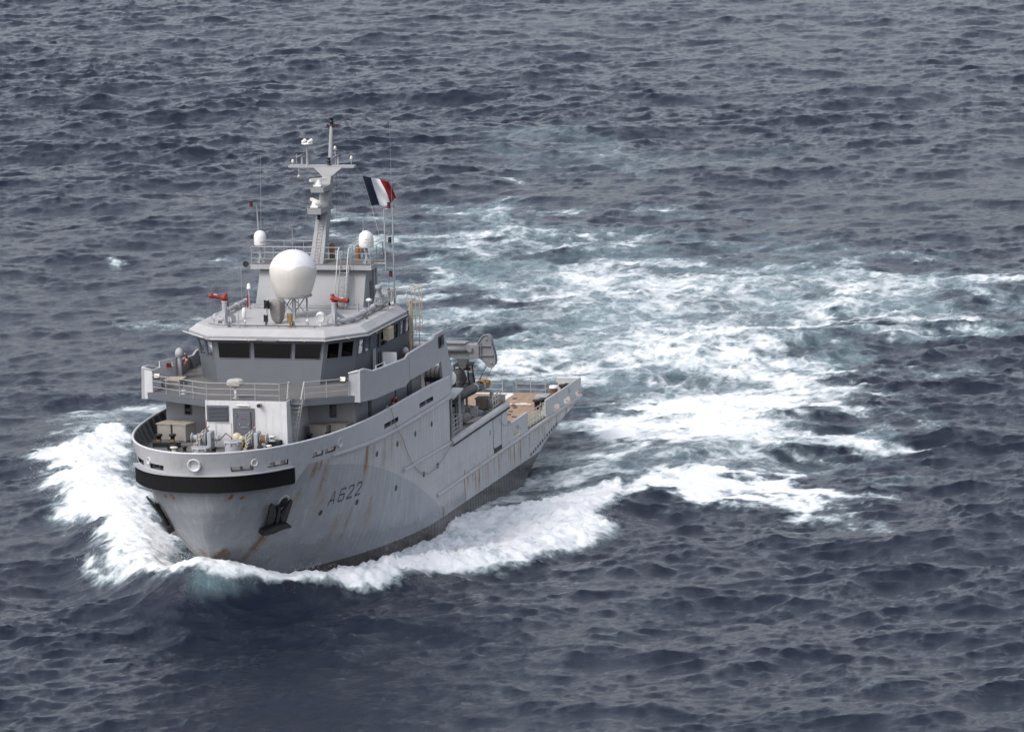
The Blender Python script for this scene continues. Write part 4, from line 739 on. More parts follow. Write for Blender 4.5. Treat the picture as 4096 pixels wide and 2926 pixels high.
for y, h in ((.7, .98), (2.4, .9)):
    mb = MB(); mb.tube([(5.5, y, ZY), (5.5, y, ZY + h - .1), (5.42, y + .03, ZY + h)], [.18, .18, .15], 14); mb.build('exhaust_pipe', M_brownpipe, fly)
mb = MB(); mb.tube([(5.5, 2.62, ZY + .5), (5.45, 2.62, ZY + .72)], .14, 12); mb.build('exhaust_pipe', M_brownpipe, fly)
mb = MB(); mb.bbox(5.7, 5.4, .15, .35, ZY, ZY + .45, .06); mb.build('junction_box', M_white, fly)
# radome on its lattice stand
cx, cy = 12.2, .12; dz = 16.47
prof = [(0, 1.07), (.02, 1.10), (.7, 1.33), (1.15, 1.455), (1.45, 1.485), (1.75, 1.46), (2.05, 1.355), (2.35, 1.16), (2.58, .91), (2.74, .62), (2.83, .33), (2.86, .001)]
def spl(P, n):
    h = np.array([p[0] for p in P]); r = np.array([p[1] for p in P]); t = np.cumsum(np.r_[0, np.hypot(np.diff(h), np.diff(r))]); tt = np.linspace(0, t[-1], n); return list(zip(np.interp(tt, t, h), np.interp(tt, t, r)))
rb = NB('shaded_radome_gelcoat'); co = rb.coord(); sp = rb.n('ShaderNodeSeparateXYZ'); rb.l(co, sp.inputs[0]); at2 = rb.math('ARCTAN2', sp.outputs[1], sp.outputs[0])
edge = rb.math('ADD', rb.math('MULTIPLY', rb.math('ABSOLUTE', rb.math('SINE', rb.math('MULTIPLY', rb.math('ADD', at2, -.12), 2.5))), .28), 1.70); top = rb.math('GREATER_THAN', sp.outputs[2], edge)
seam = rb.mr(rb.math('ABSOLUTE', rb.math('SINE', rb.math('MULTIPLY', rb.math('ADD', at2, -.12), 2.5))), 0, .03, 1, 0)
c = rb.mix(top, rb.mix(rb.mr(rb.noise(rb.scalev(co, (1, 1, .4)), 1.2, 4), .3, .7), (.52, .505, .46), (.58, .565, .52)), (.70, .71, .72)); c = rb.mix(rb.math('MULTIPLY', seam, .5), c, (.40, .38, .34)); c = rb.mix(rb.math('MULTIPLY', rb.mr(rb.noise(rb.scalev(co, (3, 3, .5)), 1.2, 5, .65), .5, .75), .3), c, (.42, .40, .34)); rb.base(c, .45)  # white crown over beige sides paints in the overcast shading; seams and grime on top
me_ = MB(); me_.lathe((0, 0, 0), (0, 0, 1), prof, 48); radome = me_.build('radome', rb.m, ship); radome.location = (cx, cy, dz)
mb = MB(); mb.lathe((0, 0, -.1), (0, 0, 1), [(0, 1.15), (.09, 1.24), (.1, 1.24), (.1, .2)], 8, smooth=False); mb.build('mounting_ring', M_steel, radome)
mb = MB(); H_ = dz - ZR - .08; L_ = [(-.75, -.62), (.75, -.62), (.75, .62), (-.75, .62)]
L_ = [(.88 * math.cos(a), .95 * math.sin(a)) for a in (.3, 1.35, 2.4, 3.44, 4.5, 5.5)]
for x, y in L_: mb.tube([(x, y, -.08), (x, y, -H_ - .08)], .055, 8)
for i in range(6):
    a, b_ = L_[i], L_[(i + 1) % 6]; mb.tube([(*a, -.1), (*b_, -H_)], .035, 6); mb.tube([(*b_, -.1), (*a, -H_)], .035, 6) if i % 2 else None
for k in range(6): mb.tube([(.3, .05, -.2 - k * .2), (.3, .4, -.2 - k * .2)], .015, 5)
for y in (.05, .4): mb.tube([(.3, y, -.1), (.3, y, -H_)], .02, 5)
mb.tube([(0, 0, -.1), (0, 0, -H_)], .12, 10); mb.build('lattice_stand', M_steel, radome)
# small satellite domes on the flying bridge, lettered
def text_mesh(name, s, size, mat, parent, xform, ext=.0):
    cu = bpy.data.curves.new(name, 'FONT'); cu.body = s; cu.size = size; cu.align_x = 'CENTER'; cu.align_y = 'CENTER'; cu.resolution_u = 2; tmp = bpy.data.objects.new('t', cu); me = bpy.data.meshes.new_from_object(tmp); bpy.data.objects.remove(tmp)
    bm = bmesh.new(); bm.from_mesh(me); bmesh.ops.triangulate(bm, faces=bm.faces)
    for v in bm.verts: v.co = xform(v.co.x, v.co.y)
    bm.to_mesh(me); bm.free(); me.materials.clear(); me.materials.append(mat); o = bpy.data.objects.new(name, me); C.objects.link(o); o.parent = parent; return o
def sat_dome(x, y, r, h, z0, texts):
    mb = MB(); mb.lathe((x, y, z0), (0, 0, 1), [(0, r * .82), (.06, r * .97), (.1, r), (h - r, r), (h - r * .55, r * .87), (h - r * .25, r * .62), (h - r * .07, r * .3), (h, .001)], 32); d = mb.build('satellite_dome', M_whitegloss, ship)
    mb = MB(); mb.lathe((x, y, ZY), (0, 0, 1), [(0, .22), (.03, .22), (.05, .09), (z0 - ZY - .12, .09), (z0 - ZY - .02, r * .55), (z0 - ZY, r * .6)], 14); [mb.prism([(x + .0, y, ZY + .5), (x + math.cos(a) * .28, y + math.sin(a) * .28, ZY), (x + .0, y, ZY)], (.01, .01, 0)) for a in (0, 1.57, 3.14, 4.71)]; mb.build('pedestal', M_steel, d)
    for s, sz, zz, ang, m in texts: text_mesh('dome_lettering', s, sz, m, d, lambda u, v, zz=zz, ang=ang: Vector((x + (r + .006) * math.cos(ang + u / r), y + (r + .006) * math.sin(ang + u / r), zz + v)))
sat_dome(7.3, -3.5, .39, 1.0, 18.86, [('SAILOR', .13, 19.12, .85, M_text)]); sat_dome(7.1, 3.45, .475, 1.07, 18.80, [('KVH', .11, 19.33, .45, M_blue), ('TRACVISION', .075, 19.14, .45, M_text), ('HD7', .06, 19.0, .45, M_text)])
# ---------------------------------------------------------------- raked mast
B0, T0 = Vector((7.05, .22, ZY)), Vector((3.75, .06, 22.95))
def msec(t, w, l): c = B0.lerp(T0, t); return [c + Vector((l, -w, 0)), c + Vector((l, w, 0)), c + Vector((-l, w, 0)), c + Vector((-l, -w, 0))]
mb = MB(); secs = [msec(0, .46, .42), msec(.55, .36, .36), msec(1, .28, .30)]
for a, b_ in zip(secs, secs[1:]): mb.loft(a, b_)
M_mast = paint('mast_paint', (.245, .252, .262), .5, .08, rust=.3, grime=.3)
mast = mb.build('mast', M_mast, ship)
mb = MB()
for i in range(16): c = B0.lerp(T0, .03 + i * .036); mb.tube([c + Vector((.44, -.16, 0)), c + Vector((.44, .16, 0))], .014, 5)
for y in (-.16, .16): mb.tube([B0 + Vector((.45, y, 0)), B0.lerp(T0, .6) + Vector((.42, y, 0))], .016, 5)
mb.build('mast_ladder', M_steel, mast)
def mplat(x0, x1, yc, w, z, hgt, name='radar_platform'):
    mb = MB(); mb.plan([(x1, yc - w), (x1, yc + w), (x0, yc + w), (x0, yc - w)], z, z + hgt); pl = mb.build(name, M_mast, mast)
    mb = MB(); mb.box(x0, x1 - .02, yc - w - .03, yc - w + .0, z + hgt, z + hgt + .1); mb.build('toe_board', M_grey, pl); return pl
mplat(3.6, 6.15, .02, .42, 22.12, .32); mplat(4.2, 7.0, .05, .44, 20.84, .36)
def scanner(x, y, z, ang, L):
    mb = MB(); mb.bbox(x - .28, x + .28, y - .26, y + .26, z, z + .12, .03); mb.lathe((x, y, z + .1), (0, 0, 1), [(0, .26), (.22, .20), (.30, .14), (.36, .12)], 16); s = mb.build('radar_scanner', M_whitegloss, mast)
    d = Vector((math.cos(ang), math.sin(ang), 0)) * L / 2; n = Vector((-math.sin(ang), math.cos(ang), 0)) * .09; mb = MB(); mb.obox((x, y, z + .43), d, n, (0, 0, .085)); mb.build('scanner_bar', M_cream, s)
scanner(5.75, 0, 22.46, 2.35, 1.15); scanner(6.55, 0, 21.22, .55, 1.9)
mb = MB(); g = [(T0.x + .28, -.25), (T0.x + .28, .38), (T0.x - .28, .38), (T0.x - .28, -.25)]
mb.loft([(x, y, 22.9) for x, y in g], [(3.75, -.9, 23.42), (3.75, 1.0, 23.42), (2.9, 1.0, 23.42), (2.9, -.9, 23.42)]); mb.build('mast_head', M_mast, mast)
mb = MB(); mb.box(3.05, 3.65, -2.6, 1.75, 23.38, 23.52); mb.build('crosstree', M_steel, mast)
mb = MB(); mb.tube([(3.0, 0, 23.5), (2.55, .02, 25.9)], [.15, .11], 12); mb.build('topmast', M_steel, mast)
def lamp(x, y, z, h=.4, r=.1, m=M_black, lens=None, name='navigation_light'):
    mb = MB(); mb.lathe((x, y, z), (0, 0, 1), [(0, r), (h * .18, r), (h * .2, r * .75), (h * .45, r * .75), (h * .48, r), (h * .62, r), (h * .65, r * .75), (h * .86, r * .75), (h * .88, r), (h, r * .9)], 12)
    if lens: mb.lathe((x, y, z + h * .2), (0, 0, 1), [(0, r * .95), (h * .4, r * .95)], 12, mi=1)
    return mb.build(name, [m, lens or m], mast)
lamp(2.5, .02, 25.85, .62, .16); lamp(3.4, .05, 23.5, .5, .13); lamp(5.9, .0, 20.38, .42, .12)
for y in (-.28, .3): lamp(2.45, .02 + y, 25.82, .2, .08, M_black, M_redlens)
mb = MB(); mb.tube([(3.5, -1.35, 23.5), (3.5, -1.35, 24.75), (3.5, -1.35, 24.85)], [.09, .07, .15], 10); st = mb.build('antenna_post', M_steel, mast)
mb = MB(); mb.lathe((3.5, -1.35, 24.85), (0, 0, 1), [(0, .2), (.03, .36), (.1, .36), (.12, .2)], 20); mb.build('antenna_plate', M_whitegloss, st)
for k, (dx, dy) in enumerate(((.2, -.18), (.2, .2), (-.2, .22), (-.2, -.2))): mb = MB(); mb.sphere((3.5 + dx, -1.35 + dy, 25.05 + (.0 if k < 2 else .03)), .125, 8); mb.build('antenna_ball', M_whitegloss, st)
def wand(x, y, z, h, m=M_steel, r=.02, capm=None, name='antenna'):
    mb = MB(); mb.tube([(x, y, z), (x, y, z + h)], r, 6)
    if capm: mb.lathe((x, y, z + h), (0, 0, 1), [(0, .05), (.05, .1), (.16, .085), (.24, .04), (.25, .001)], 12, mi=1)
    return mb.build(name, [m, capm or m], mast)
for a in ((3.3, -2.4, 23.52, .12, M_steel, .03, M_lamp), (3.3, -2.15, 23.52, .7, M_steel, .02, None), (3.3, .45, 23.52, .98, M_steel, .025, M_lamp), (3.3, 1.5, 23.52, .35, M_steel, .02, M_lamp)): wand(*a)
for y in (-1.8, .6):
    mb = MB(); mb.box(3.2, 3.3, y - .05, y + .05, 23.5, 24.1); mb.prism([(3.45, y - .3, 24.02), (3.45, y + .1, 24.2), (3.1, y + .1, 24.2), (3.1, y - .3, 24.02)], (0, 0, .04)); mb.build('antenna_bracket', M_steel, mast)
mb = MB(); mb.sphere((4.4, -1.68, 22.92), .11, 8); mb.tube([(4.4, -1.68, 23.4), (4.4, -1.68, 22.9)], .02, 5, mi=1); mb.build('loudhailer', [M_tan, M_steel], mast)
mb = MB()
for a, b_ in (((3.4, -2.5, 23.4), (5.2, -3.6, ZY)), ((3.4, -1.6, 23.4), (5.2, -2.8, ZY)), ((3.4, 1.1, 23.4), (5.2, 3.0, ZY)), ((3.4, .7, 23.4), (5.2, 2.2, ZY + .3)), ((3.2, -.8, 23.3), (5.2, -1.8, ZY)), ((3.2, .45, 23.0), (5.1, .9, ZY))): mb.tube([a, b_], .009, 4)
mb.build('signal_halyard', M_wire, mast)

# ---------------------------------------------------------------- fittings on the pilothouse roof
def fire_monitor(x, y, ang, tilt):
    mb = MB(); z = ZR
    mb.tube([(x, y, z), (x, y, z + 1.35)], .17, 16); mb.lathe((x, y, z + 1.35), (0, 0, 1), [(0, .2), (.06, .2), (.07, .16)], 16)
    for a in (.25, 2.35, 4.45):
        d = Vector((math.cos(a), math.sin(a), 0)); n = Vector((-d.y, d.x, 0)) * .04
        mb.prism([Vector((x, y, z + .95)) + d * .15 - n, Vector((x, y, z + .75)) + d * .2 - n, Vector((x, y, z + .42)) + d * .72 - n, Vector((x, y, z)) + d * .74 - n, Vector((x, y, z)) + d * .5 - n, Vector((x, y, z + .35)) + d * .46 - n, Vector((x, y, z + .5)) + d * .15 - n], n * 2)
    mon = mb.build('fire_monitor', M_grey, ship)
    d = Vector((math.cos(ang) * math.cos(tilt), math.sin(ang) * math.cos(tilt), math.sin(tilt))); c = Vector((x, y, z + 1.62)); mb = MB()
    mb.tube([(x, y, z + 1.4), (x, y, z + 1.6)], .15, 14); mb.sphere(c, .2, 10); mb.tube([c, c + d * .35, c + d * .4, c + d * .78, c + d * .8, c + d * 1.02], [.13, .12, .16, .13, .17, .15], 14)
    s = d.cross(Vector((0, 0, 1))).normalized(); mb.tube([c - d * .25, c - d * .1, c + s * .2 + Vector((0, 0, .1)), c + d * .35 + s * .1], .07, 10); mb.lathe(c - d * .1 + Vector((0, 0, .16)), (0, 0, 1), [(0, .12), (.14, .12), (.16, .06)], 12); mb.tube([c + Vector((-.12, .12, -.1)), c + Vector((-.12, .2, -.55))], .06, 8)
    nz = mb.build('monitor_nozzle', M_red, mon)
    mb = MB(); mb.obox(c + d * .58 + Vector((.05, 0, .135)), d * .13, s * .06, (0, 0, .01)); mb.build('nozzle_label', M_whitegloss, nz)
fire_monitor(15.25, -3.45, R(-98), .1); fire_monitor(15.2, 3.65, R(78), -.06)
for sd, y0 in ((-1, -3.45), (1, 3.65)):
    mb = MB(); y1 = sd * 4.45; mb.tube([(15.25, y0, ZR + .6), (15.3, y0 + sd * .1, ZR + .28), (15.0, y0 + sd * .5, ZR + .24), (14.4, y1, ZR + .24), (6.9, y1 + sd * .1, ZR + .24)], .15, 14)
    for x in (13.9, 11.5, 9.5, 7.6): mb.lathe((x, y1 + sd * .03, ZR + .24), (1, 0, 0), [(0, .15), (.01, .21), (.06, .21), (.07, .15)], 14); mb.box(x + .2, x + .3, y1 - .12, y1 + .12, ZR, ZR + .2)
    mb.build('fire_main_pipe', M_grey, ship)
mb = MB()
mb.tube([(16.0, -4.3, ZR + .12), (16.75, -3.1, ZR + .12), (16.75, 3.1, ZR + .12), (15.1, 4.75, ZR + .12), (8, 4.95, ZR + .12)], .022, 6); mb.tube([(15.6, -3.1, ZR + .1), (16.4, -2.6, ZR + .1), (16.4, 2.9, ZR + .1)], .018, 6)
for x, y in ((16.75, -2.2), (16.75, -.9), (16.75, .5), (16.75, 1.6), (16.75, 2.8), (15.8, 4.05), (13, 4.82), (10.5, 4.88)): mb.tube([(x, y, ZR), (x, y, ZR + .13)], .02, 5)
mb.build('cable_tray', M_wire, ship)
def post(name, x, y, h, m=M_steel, r=.03, z=ZR, cap=None, foot=True):
    mb = MB(); mb.tube([(x, y, z), (x, y, z + h)], r, 8)
    if foot:
        for a in (.6, 2.7, 4.8): d = Vector((math.cos(a), math.sin(a), 0)); mb.prism([(x, y, z + .3), (x + d.x * .14, y + d.y * .14, z), (x, y, z)], (-d.y * .02, d.x * .02, 0))
    if cap: cap(mb, x, y, z + h)
    return mb.build(name, [m, M_whitegloss, M_black, M_redlens], ship)
def dome(r): return lambda mb, x, y, z: mb.lathe((x, y, z), (0, 0, 1), [(0, r * .7), (r * .2, r), (r * .9, r * .85), (r * 1.5, r * .45), (r * 1.7, .001)], 14, mi=1)
def mush(mb, x, y, z): mb.lathe((x, y, z - .05), (0, 0, 1), [(0, .06), (.05, .2), (.1, .2), (.17, .14), (.21, .04), (.22, .001)], 16, mi=1)
def drum(mb, x, y, z): mb.lathe((x, y, z), (0, 0, 1), [(0, .1), (.02, .14), (.16, .14), (.18, .11), (.34, .1), (.4, .03)], 14, mi=1)
post('dome_antenna', 16.5, -1.75, .32, cap=dome(.075)); post('dome_antenna', 15.4, 1.95, .22, cap=dome(.085)); post('roof_post', 16.9, -2.05, .95); post('roof_post', 16.2, 1.35, .2, r=.04)
post('satellite_pod', 13.2, -2.85, .02, r=.1, foot=False, cap=lambda mb, x, y, z: mb.lathe((x, y, z), (0, 0, 1), [(0, .09), (.1, .14), (.5, .15), (.62, .11), (.68, .04), (.69, .001)], 16, mi=1))
post('whip_antenna', 16.6, -2.75, 1.4, M_wire, .011); post('whip_antenna', 13.0, -4.95, 1.75, M_wire, .011); post('whip_antenna', 14.5, -4.2, 2.5, M_wire, .011); post('whip_antenna', 7.5, -4.7, 1.6, M_wire, .011); post('whip_antenna', 9.0, -4.3, 2.6, M_steel, .014)
post('lamp_post', 9.2, -3.75, 1.25, M_steel, .045, cap=drum); post('light_stack', 8.8, -3.95, .85, M_redlens, .08, foot=False); post('mushroom_antenna', 11.3, 4.75, .95, M_steel, .035, cap=mush); post('whip_antenna', 12.7, 5.0, 1.75, M_wire, .011); post('whip_antenna', 6.9, 4.8, 1.7, M_wire, .011); post('whip_antenna', 8.6, 3.0, 4.1, M_wire, .011); post('pipe_post', 12.2, 4.3, .95, M_steel, .06); post('dome_antenna', 7.4, 5.15, .12, cap=dome(.12)); post('vent_pin', 16.0, 1.2, .3, M_black, .03)
mb = MB(); x, y, z = 9.3, 4.82, ZR; mb.tube([(x, y, z), (x, y, z + .45)], .04, 8)
for k in range(14): a = k * math.pi / 7; mb.tube([(x + .34 * math.cos(a), y + .34 * math.sin(a), z + .42), (x + .22 * math.cos(a), y + .22 * math.sin(a), z + .92)], .025, 5)
mb.lathe((x, y, z + .42), (0, 0, 1), [(0, .3), (.03, .36), (.05, .3)], 18); mb.lathe((x, y, z + .9), (0, 0, 1), [(0, .24), (.05, .25), (.45, .13), (.46, .2), (.74, .23), (.75, .2), (.6, .16)], 20); mb.build('horn_loudspeaker', M_steel, ship)
mb = MB(); mb.bbox(7.6, 7.0, 4.2, 4.9, ZR + .8, ZR + 1.15, .03); mb.tube([(7.3, 4.55, ZR), (7.3, 4.55, ZR + .8)], .05, 8); mb.build('equipment_cabinet', M_grey, ship)
sl_ = MB(); d = Vector((.92, .12, -.22)).normalized(); c = Vector((15.9, 2.95, ZR + .62)); sl_.lathe(c - d * .25, d, [(0, .12), (.02, .24), (.1, .27), (.5, .27), (.52, .25), (.46, .23)], 24); sl_.lathe(c, d, [(.2, .001), (.205, .23)], 20, mi=1); sl_.tube([(15.9, 2.68, ZR + .62), (15.9, 2.7, ZR + .25), (15.9, 3.2, ZR + .25), (15.9, 3.22, ZR + .62)], .03, 6); sl_.tube([(15.9, 2.95, ZR), (15.9, 2.95, ZR + .25)], .06, 8); sl_.build('searchlight', [M_whitegloss, M_lens], ship)
def lump(name, c, sx, sy, sz, m, seed, parent=None, amp=.12, taper=0.0):
    """draped canvas: a rounded box pulled into folds"""
    g = np.random.default_rng(seed); bm = bmesh.new(); bmesh.ops.create_icosphere(bm, subdivisions=3, radius=1); ph = g.random(6) * 6
    for v in bm.verts:
        p = v.co; q = Vector([math.copysign(abs(t) ** .55, t) for t in p]); a = math.atan2(p.y, p.x); f = 1 + amp * (math.sin(a * 5 + ph[0] + p.z * 2) + .6 * math.sin(a * 9 + ph[1]) + .5 * math.sin(p.z * 6 + ph[2] + a * 2)) * .5
        tp = 1 + taper * q.z; v.co = Vector((c[0] + q.x * sx * f * tp, c[1] + q.y * sy * f * tp, c[2] + q.z * sz * (1 + .05 * math.sin(a * 3 + ph[3]))))
    bm.verts.index_update(); mb = MB(); mb.add([v.co for v in bm.verts], [[v.index for v in f.verts] for f in bm.faces], True); bm.free(); return mb.build(name, m, parent)
tag(lump('canvas_cover', (14.9, -.12, ZR + .76), .40, .40, .76, M_canvas, 4, None, .2, .3), 'grey canvas cover draped over an instrument on the roof before the radome', 'cover')
mb = MB(); mb.tube([(15.5, -.62, ZR), (15.5, -.62, ZR + 1.45)], .035, 8); mb.bbox(15.66, 15.38, -.74, -.5, ZR + 1.05, ZR + 1.5, .05, mi=1); mb.lathe((15.66, -.62, ZR + 1.35), (1, 0, 0), [(0, .1), (.06, .11), (.07, .08)], 12, mi=1); mb.bbox(16.2, 16.0, -.62, -.42, ZR + .3, ZR + .68, .04, mi=1); mb.tube([(16.1, -.52, ZR), (16.1, -.52, ZR + .3)], .05, 6, mi=1); mb.build('camera_post', [M_steel, M_black], ship)
mb = MB(); mb.bbox(16.55, 16.3, 1.0, 1.28, ZR + .32, ZR + .85, .02); [mb.box(16.555, 16.57, 1.02, 1.26, ZR + .38 + i * .09, ZR + .42 + i * .09) for i in range(5)]; mb.tube([(16.42, 1.14, ZR), (16.42, 1.14, ZR + .32)], .06, 8); mb.lathe((16.42, 1.14, ZR), (0, 0, 1), [(0, .2), (.04, .18)], 12); mb.build('fog_bell_box', M_brass, ship)
# port light mast outside the flying bridge, starboard light post
mb = MB(); mb.tube([(7.3, 4.75, 17.3), (7.3, 4.75, 21.3)], .05, 8); mb.tube([(7.3, 4.75, 21.28), (7.3, 5.0, 21.28)], .03, 6); mb.tube([(7.3, 4.0, 17.8), (7.3, 4.75, 17.8)], .05, 6); mb.tube([(6.2, 4.95, ZR), (6.1, 4.95, 21.2)], .05, 8); mb.tube([(6.05, 4.9, 21.2), (6.0, 4.9, 26.4)], .007, 5); mb.tube([(7.2, 4.75, 17.32), (7.0, 4.95, 17.3)], .025, 6); lm = mb.build('light_mast', M_steel, ship)
for z, m, l in ((21.3, M_black, M_redlens), (19.1, M_black, M_lens), (16.95, M_black, M_redlens)):
    o = lamp(7.1, 5.0, z, .36, .12, m, l); o.parent = lm
mb = MB(); mb.tube([(7.4, -3.55, ZY + 2.1), (7.4, -3.62, 21.45)], .045, 8); mb.tube([(7.2, -3.45, ZY + 2.1), (6.8, -3.45, 24.5)], [.016, .006], 6); mb.tube([(7.4, -3.62, 21.4), (7.6, -3.85, 21.4)], .03, 6); lm = mb.build('light_mast', M_steel, ship); o = lamp(7.7, -3.9, 21.4, .36, .12, M_black, M_redlens); o.parent = lm
mb = MB(); mb.tube([(5.2, 2.72, ZY), (5.2, 2.72, ZY + 2.6)], [.03, .015], 6); mb.sphere((5.2, 2.72, ZY + 1.8), .08, 6); mb.build('whip_antenna', M_steel, fly); mb = MB(); mb.tube([(5.2, -2.0, ZY), (5.2, -2.0, ZY + 1.9)], .02, 6); mb.torus((5.2, -2.0, ZY + 1.15), (1, 0, 0), .13, .015, 14, 5); mb.build('direction_finder', M_steel, fly)
# caged vertical ladder at the back of the bridge
lx, ly = 6.55, 6.02; mb = MB()
for dx in (0, -.45): mb.box(lx + dx - .05, lx + dx + .05, ly - .06, ly + .06, ZW, 15.35)
for k in range(12): mb.tube([(lx, ly, ZW + .25 + k * .3), (lx - .45, ly, ZW + .25 + k * .3)], .015, 5)
cl = mb.build('caged_ladder', M_tan, ship); mb = MB()
for z in (13.4, 14.3, 15.25, 16.2): mb.torus((lx - .2, ly + .35, z), (0, 0, 1), .42, .022, 22, 5)
for k in range(7): a = -.4 + k * .66; mb.tube([(lx - .2 + .42 * math.cos(a), ly + .35 + .42 * math.sin(a), z) for z in (13.4, 16.2)], .018, 5)
mb.build('safety_cage', M_tan, cl)
railing([(8.6, 5.2, ZR), (7.0, 5.25, ZR), (7.0, 6.0, ZR)], 1.1, 2, .8, .025, M_tan, cl, 'landing_rail')
# ---------------------------------------------------------------- wing deck fittings
mb = MB(); mb.tube([(16.2, -6.2, ZW), (16.2, -6.2, 13.1)], .14, 12); mb.lathe((16.2, -6.2, 13.1), (0, 0, 1), [(0, .16), (.05, .27), (.3, .28), (.48, .2), (.56, .08), (.57, .001)], 20); mb.build('pelorus_stand', M_grey, ship)
mb = MB(); mb.tube([(9.4, 6.5, ZW), (9.4, 6.5, 12.45)], .12, 12); mb.lathe((9.4, 6.5, 12.4), (0, 0, 1), [(0, .16), (.05, .2), (.22, .21), (.36, .14), (.42, .05), (.425, .001)], 20); mb.build('pelorus_stand', M_steel, ship)
post('horn_post', 9.9, 6.55, .75, M_redlens, .06, ZW, foot=False)
mb = MB(); mb.tube([(21.9, -4.1, ZW), (21.9, -4.1, ZW + .75)], .02, 6); mb.lathe((21.9, -4.1, ZW), (0, 0, 1), [(0, .22), (.06, .22), (.1, .1), (.2, .1), (.21, .2), (.26, .2), (.3, .05)], 16); mb.build('mushroom_vent', M_steel, ship)
for x, y, s in ((21.45, -6.05, 1), (21.6, 6.15, -1)):
    mb = MB(); mb.obox((x + .12, y + s * .12, ZW + 1.05), (.02, 0, .05), (0, .2, 0), (-.06, 0, .15)); mb.obox((x + .15, y + s * .12, ZW + 1.06), (.008, 0, .03), (0, .16, 0), (-.045, 0, .115), mi=1); mb.tube([(x, y, ZW + 1.0), (x + .1, y + s * .1, ZW + 1.0)], .02, 5); mb.build('floodlight', [M_black, M_lamp], ship)
# ---------------------------------------------------------------- forecastle machinery
def bollard(x, y, h=.55, r=.13, m=M_black, z=ZF, band=None):
    mb = MB(); mb.lathe((x, y, z), (0, 0, 1), [(0, r), (h * .78, r), (h * .8, r * 1.55), (h * .92, r * 1.6), (h, r * 1.5), (h, .001)], 18)
    if band: mb.lathe((x, y, z + .12), (0, 0, 1), [(0, r * 1.04), (.17, r * 1.04)], 18, mi=1)
    return mb.build('bollard', [m, band or m], ship)
bollard(23.35, -5.35, .6, .14, band=M_brass); bollard(23.25, -4.5, .6, .14, band=M_brass); bollard(21.6, 3.75, .5, .13); bollard(21.0, 4.75, .5, .13); bollard(25.9, -3.6, .42, .17)
mb = MB(); mb.bbox(24.6, 24.0, -5.35, -3.75, ZF, ZF + .22, .03); mb.bbox(25.5, 24.6, -4.1, -3.75, ZF, ZF + .3, .03); mb.build('bollard_bed', M_black, ship)
for x, y, r, m in ((26.55, -3.35, .24, M_lamp), (26.3, -2.75, .18, M_black), (26.4, -.85, .2, M_black), (25.8, 1.9, .2, M_black), (25.3, 2.3, .18, M_lamp)):
    mb = MB(); mb.lathe((x, y, ZF), (0, 0, 1), [(0, r * .8), (.05, r * .8), (.1, r * .6), (.3, r * .6), (.32, r), (.4, r), (.42, .001)], 18); mb.build('fairlead_roller', m, ship)
mb = MB(); mb.bbox(23.9, 23.1 + .98, 2.1, 2.75, ZF, ZF + .5, .02, mi=1); mb.bbox(24.8, 24.1, 1.95, 2.7, ZF, ZF + .5, .03, mi=1); mb.lathe((24.45, 2.25, ZF + .5), (0, 0, 1), [(0, .2), (.04, .15), (.2, .13), (.24, .24), (.3, .25), (.31, .001)], 18); mb.build('capstan', [M_whitegloss, M_black], ship)
def hatch(x, y, r, h):
    mb = MB(); mb.lathe((x, y, ZF), (0, 0, 1), [(0, r), (h - .1, r)], 20); mb.lathe((x, y, ZF + h - .1), (0, 0, 1), [(0, r * 1.02), (.02, r * 1.14), (.09, r * 1.14), (.12, r * 1.05), (.14, .001)], 8, smooth=False)
    for k in range(8): a = k * math.pi / 4; mb.bbox(x + r * 1.12 * math.cos(a) - .04, x + r * 1.12 * math.cos(a) + .04, y + r * 1.12 * math.sin(a) - .04, y + r * 1.12 * math.sin(a) + .04, ZF + h - .18, ZF + h - .02, .015)
    mb.torus((x, y, ZF + h + .06), (0, 0, 1), .24, .014, 18, 5); return mb.build('deck_hatch', M_grey, ship)
hatch(26.0, .25, .52, .72); hatch(26.3, -1.7, .52, .36)
def chain(p, q, n, parent):
    p, q = Vector(p), Vector(q); d = (q - p).normalized(); a = d.orthogonal().normalized(); b_ = d.cross(a); mb = MB(); L = (q - p).length / n
    for i in range(n):
        c = p + d * L * (i + .5) + Vector((0, 0, -.12 * math.sin(math.pi * (i + .5) / n))); u = a if i % 2 else b_; pts = [c + d * (L * .62) * math.cos(t) + u * .085 * math.sin(t) for t in np.linspace(0, 2 * math.pi, 13)]; mb.tube(pts, .036, 6, False)
    return mb.build('anchor_chain', M_chain, parent)
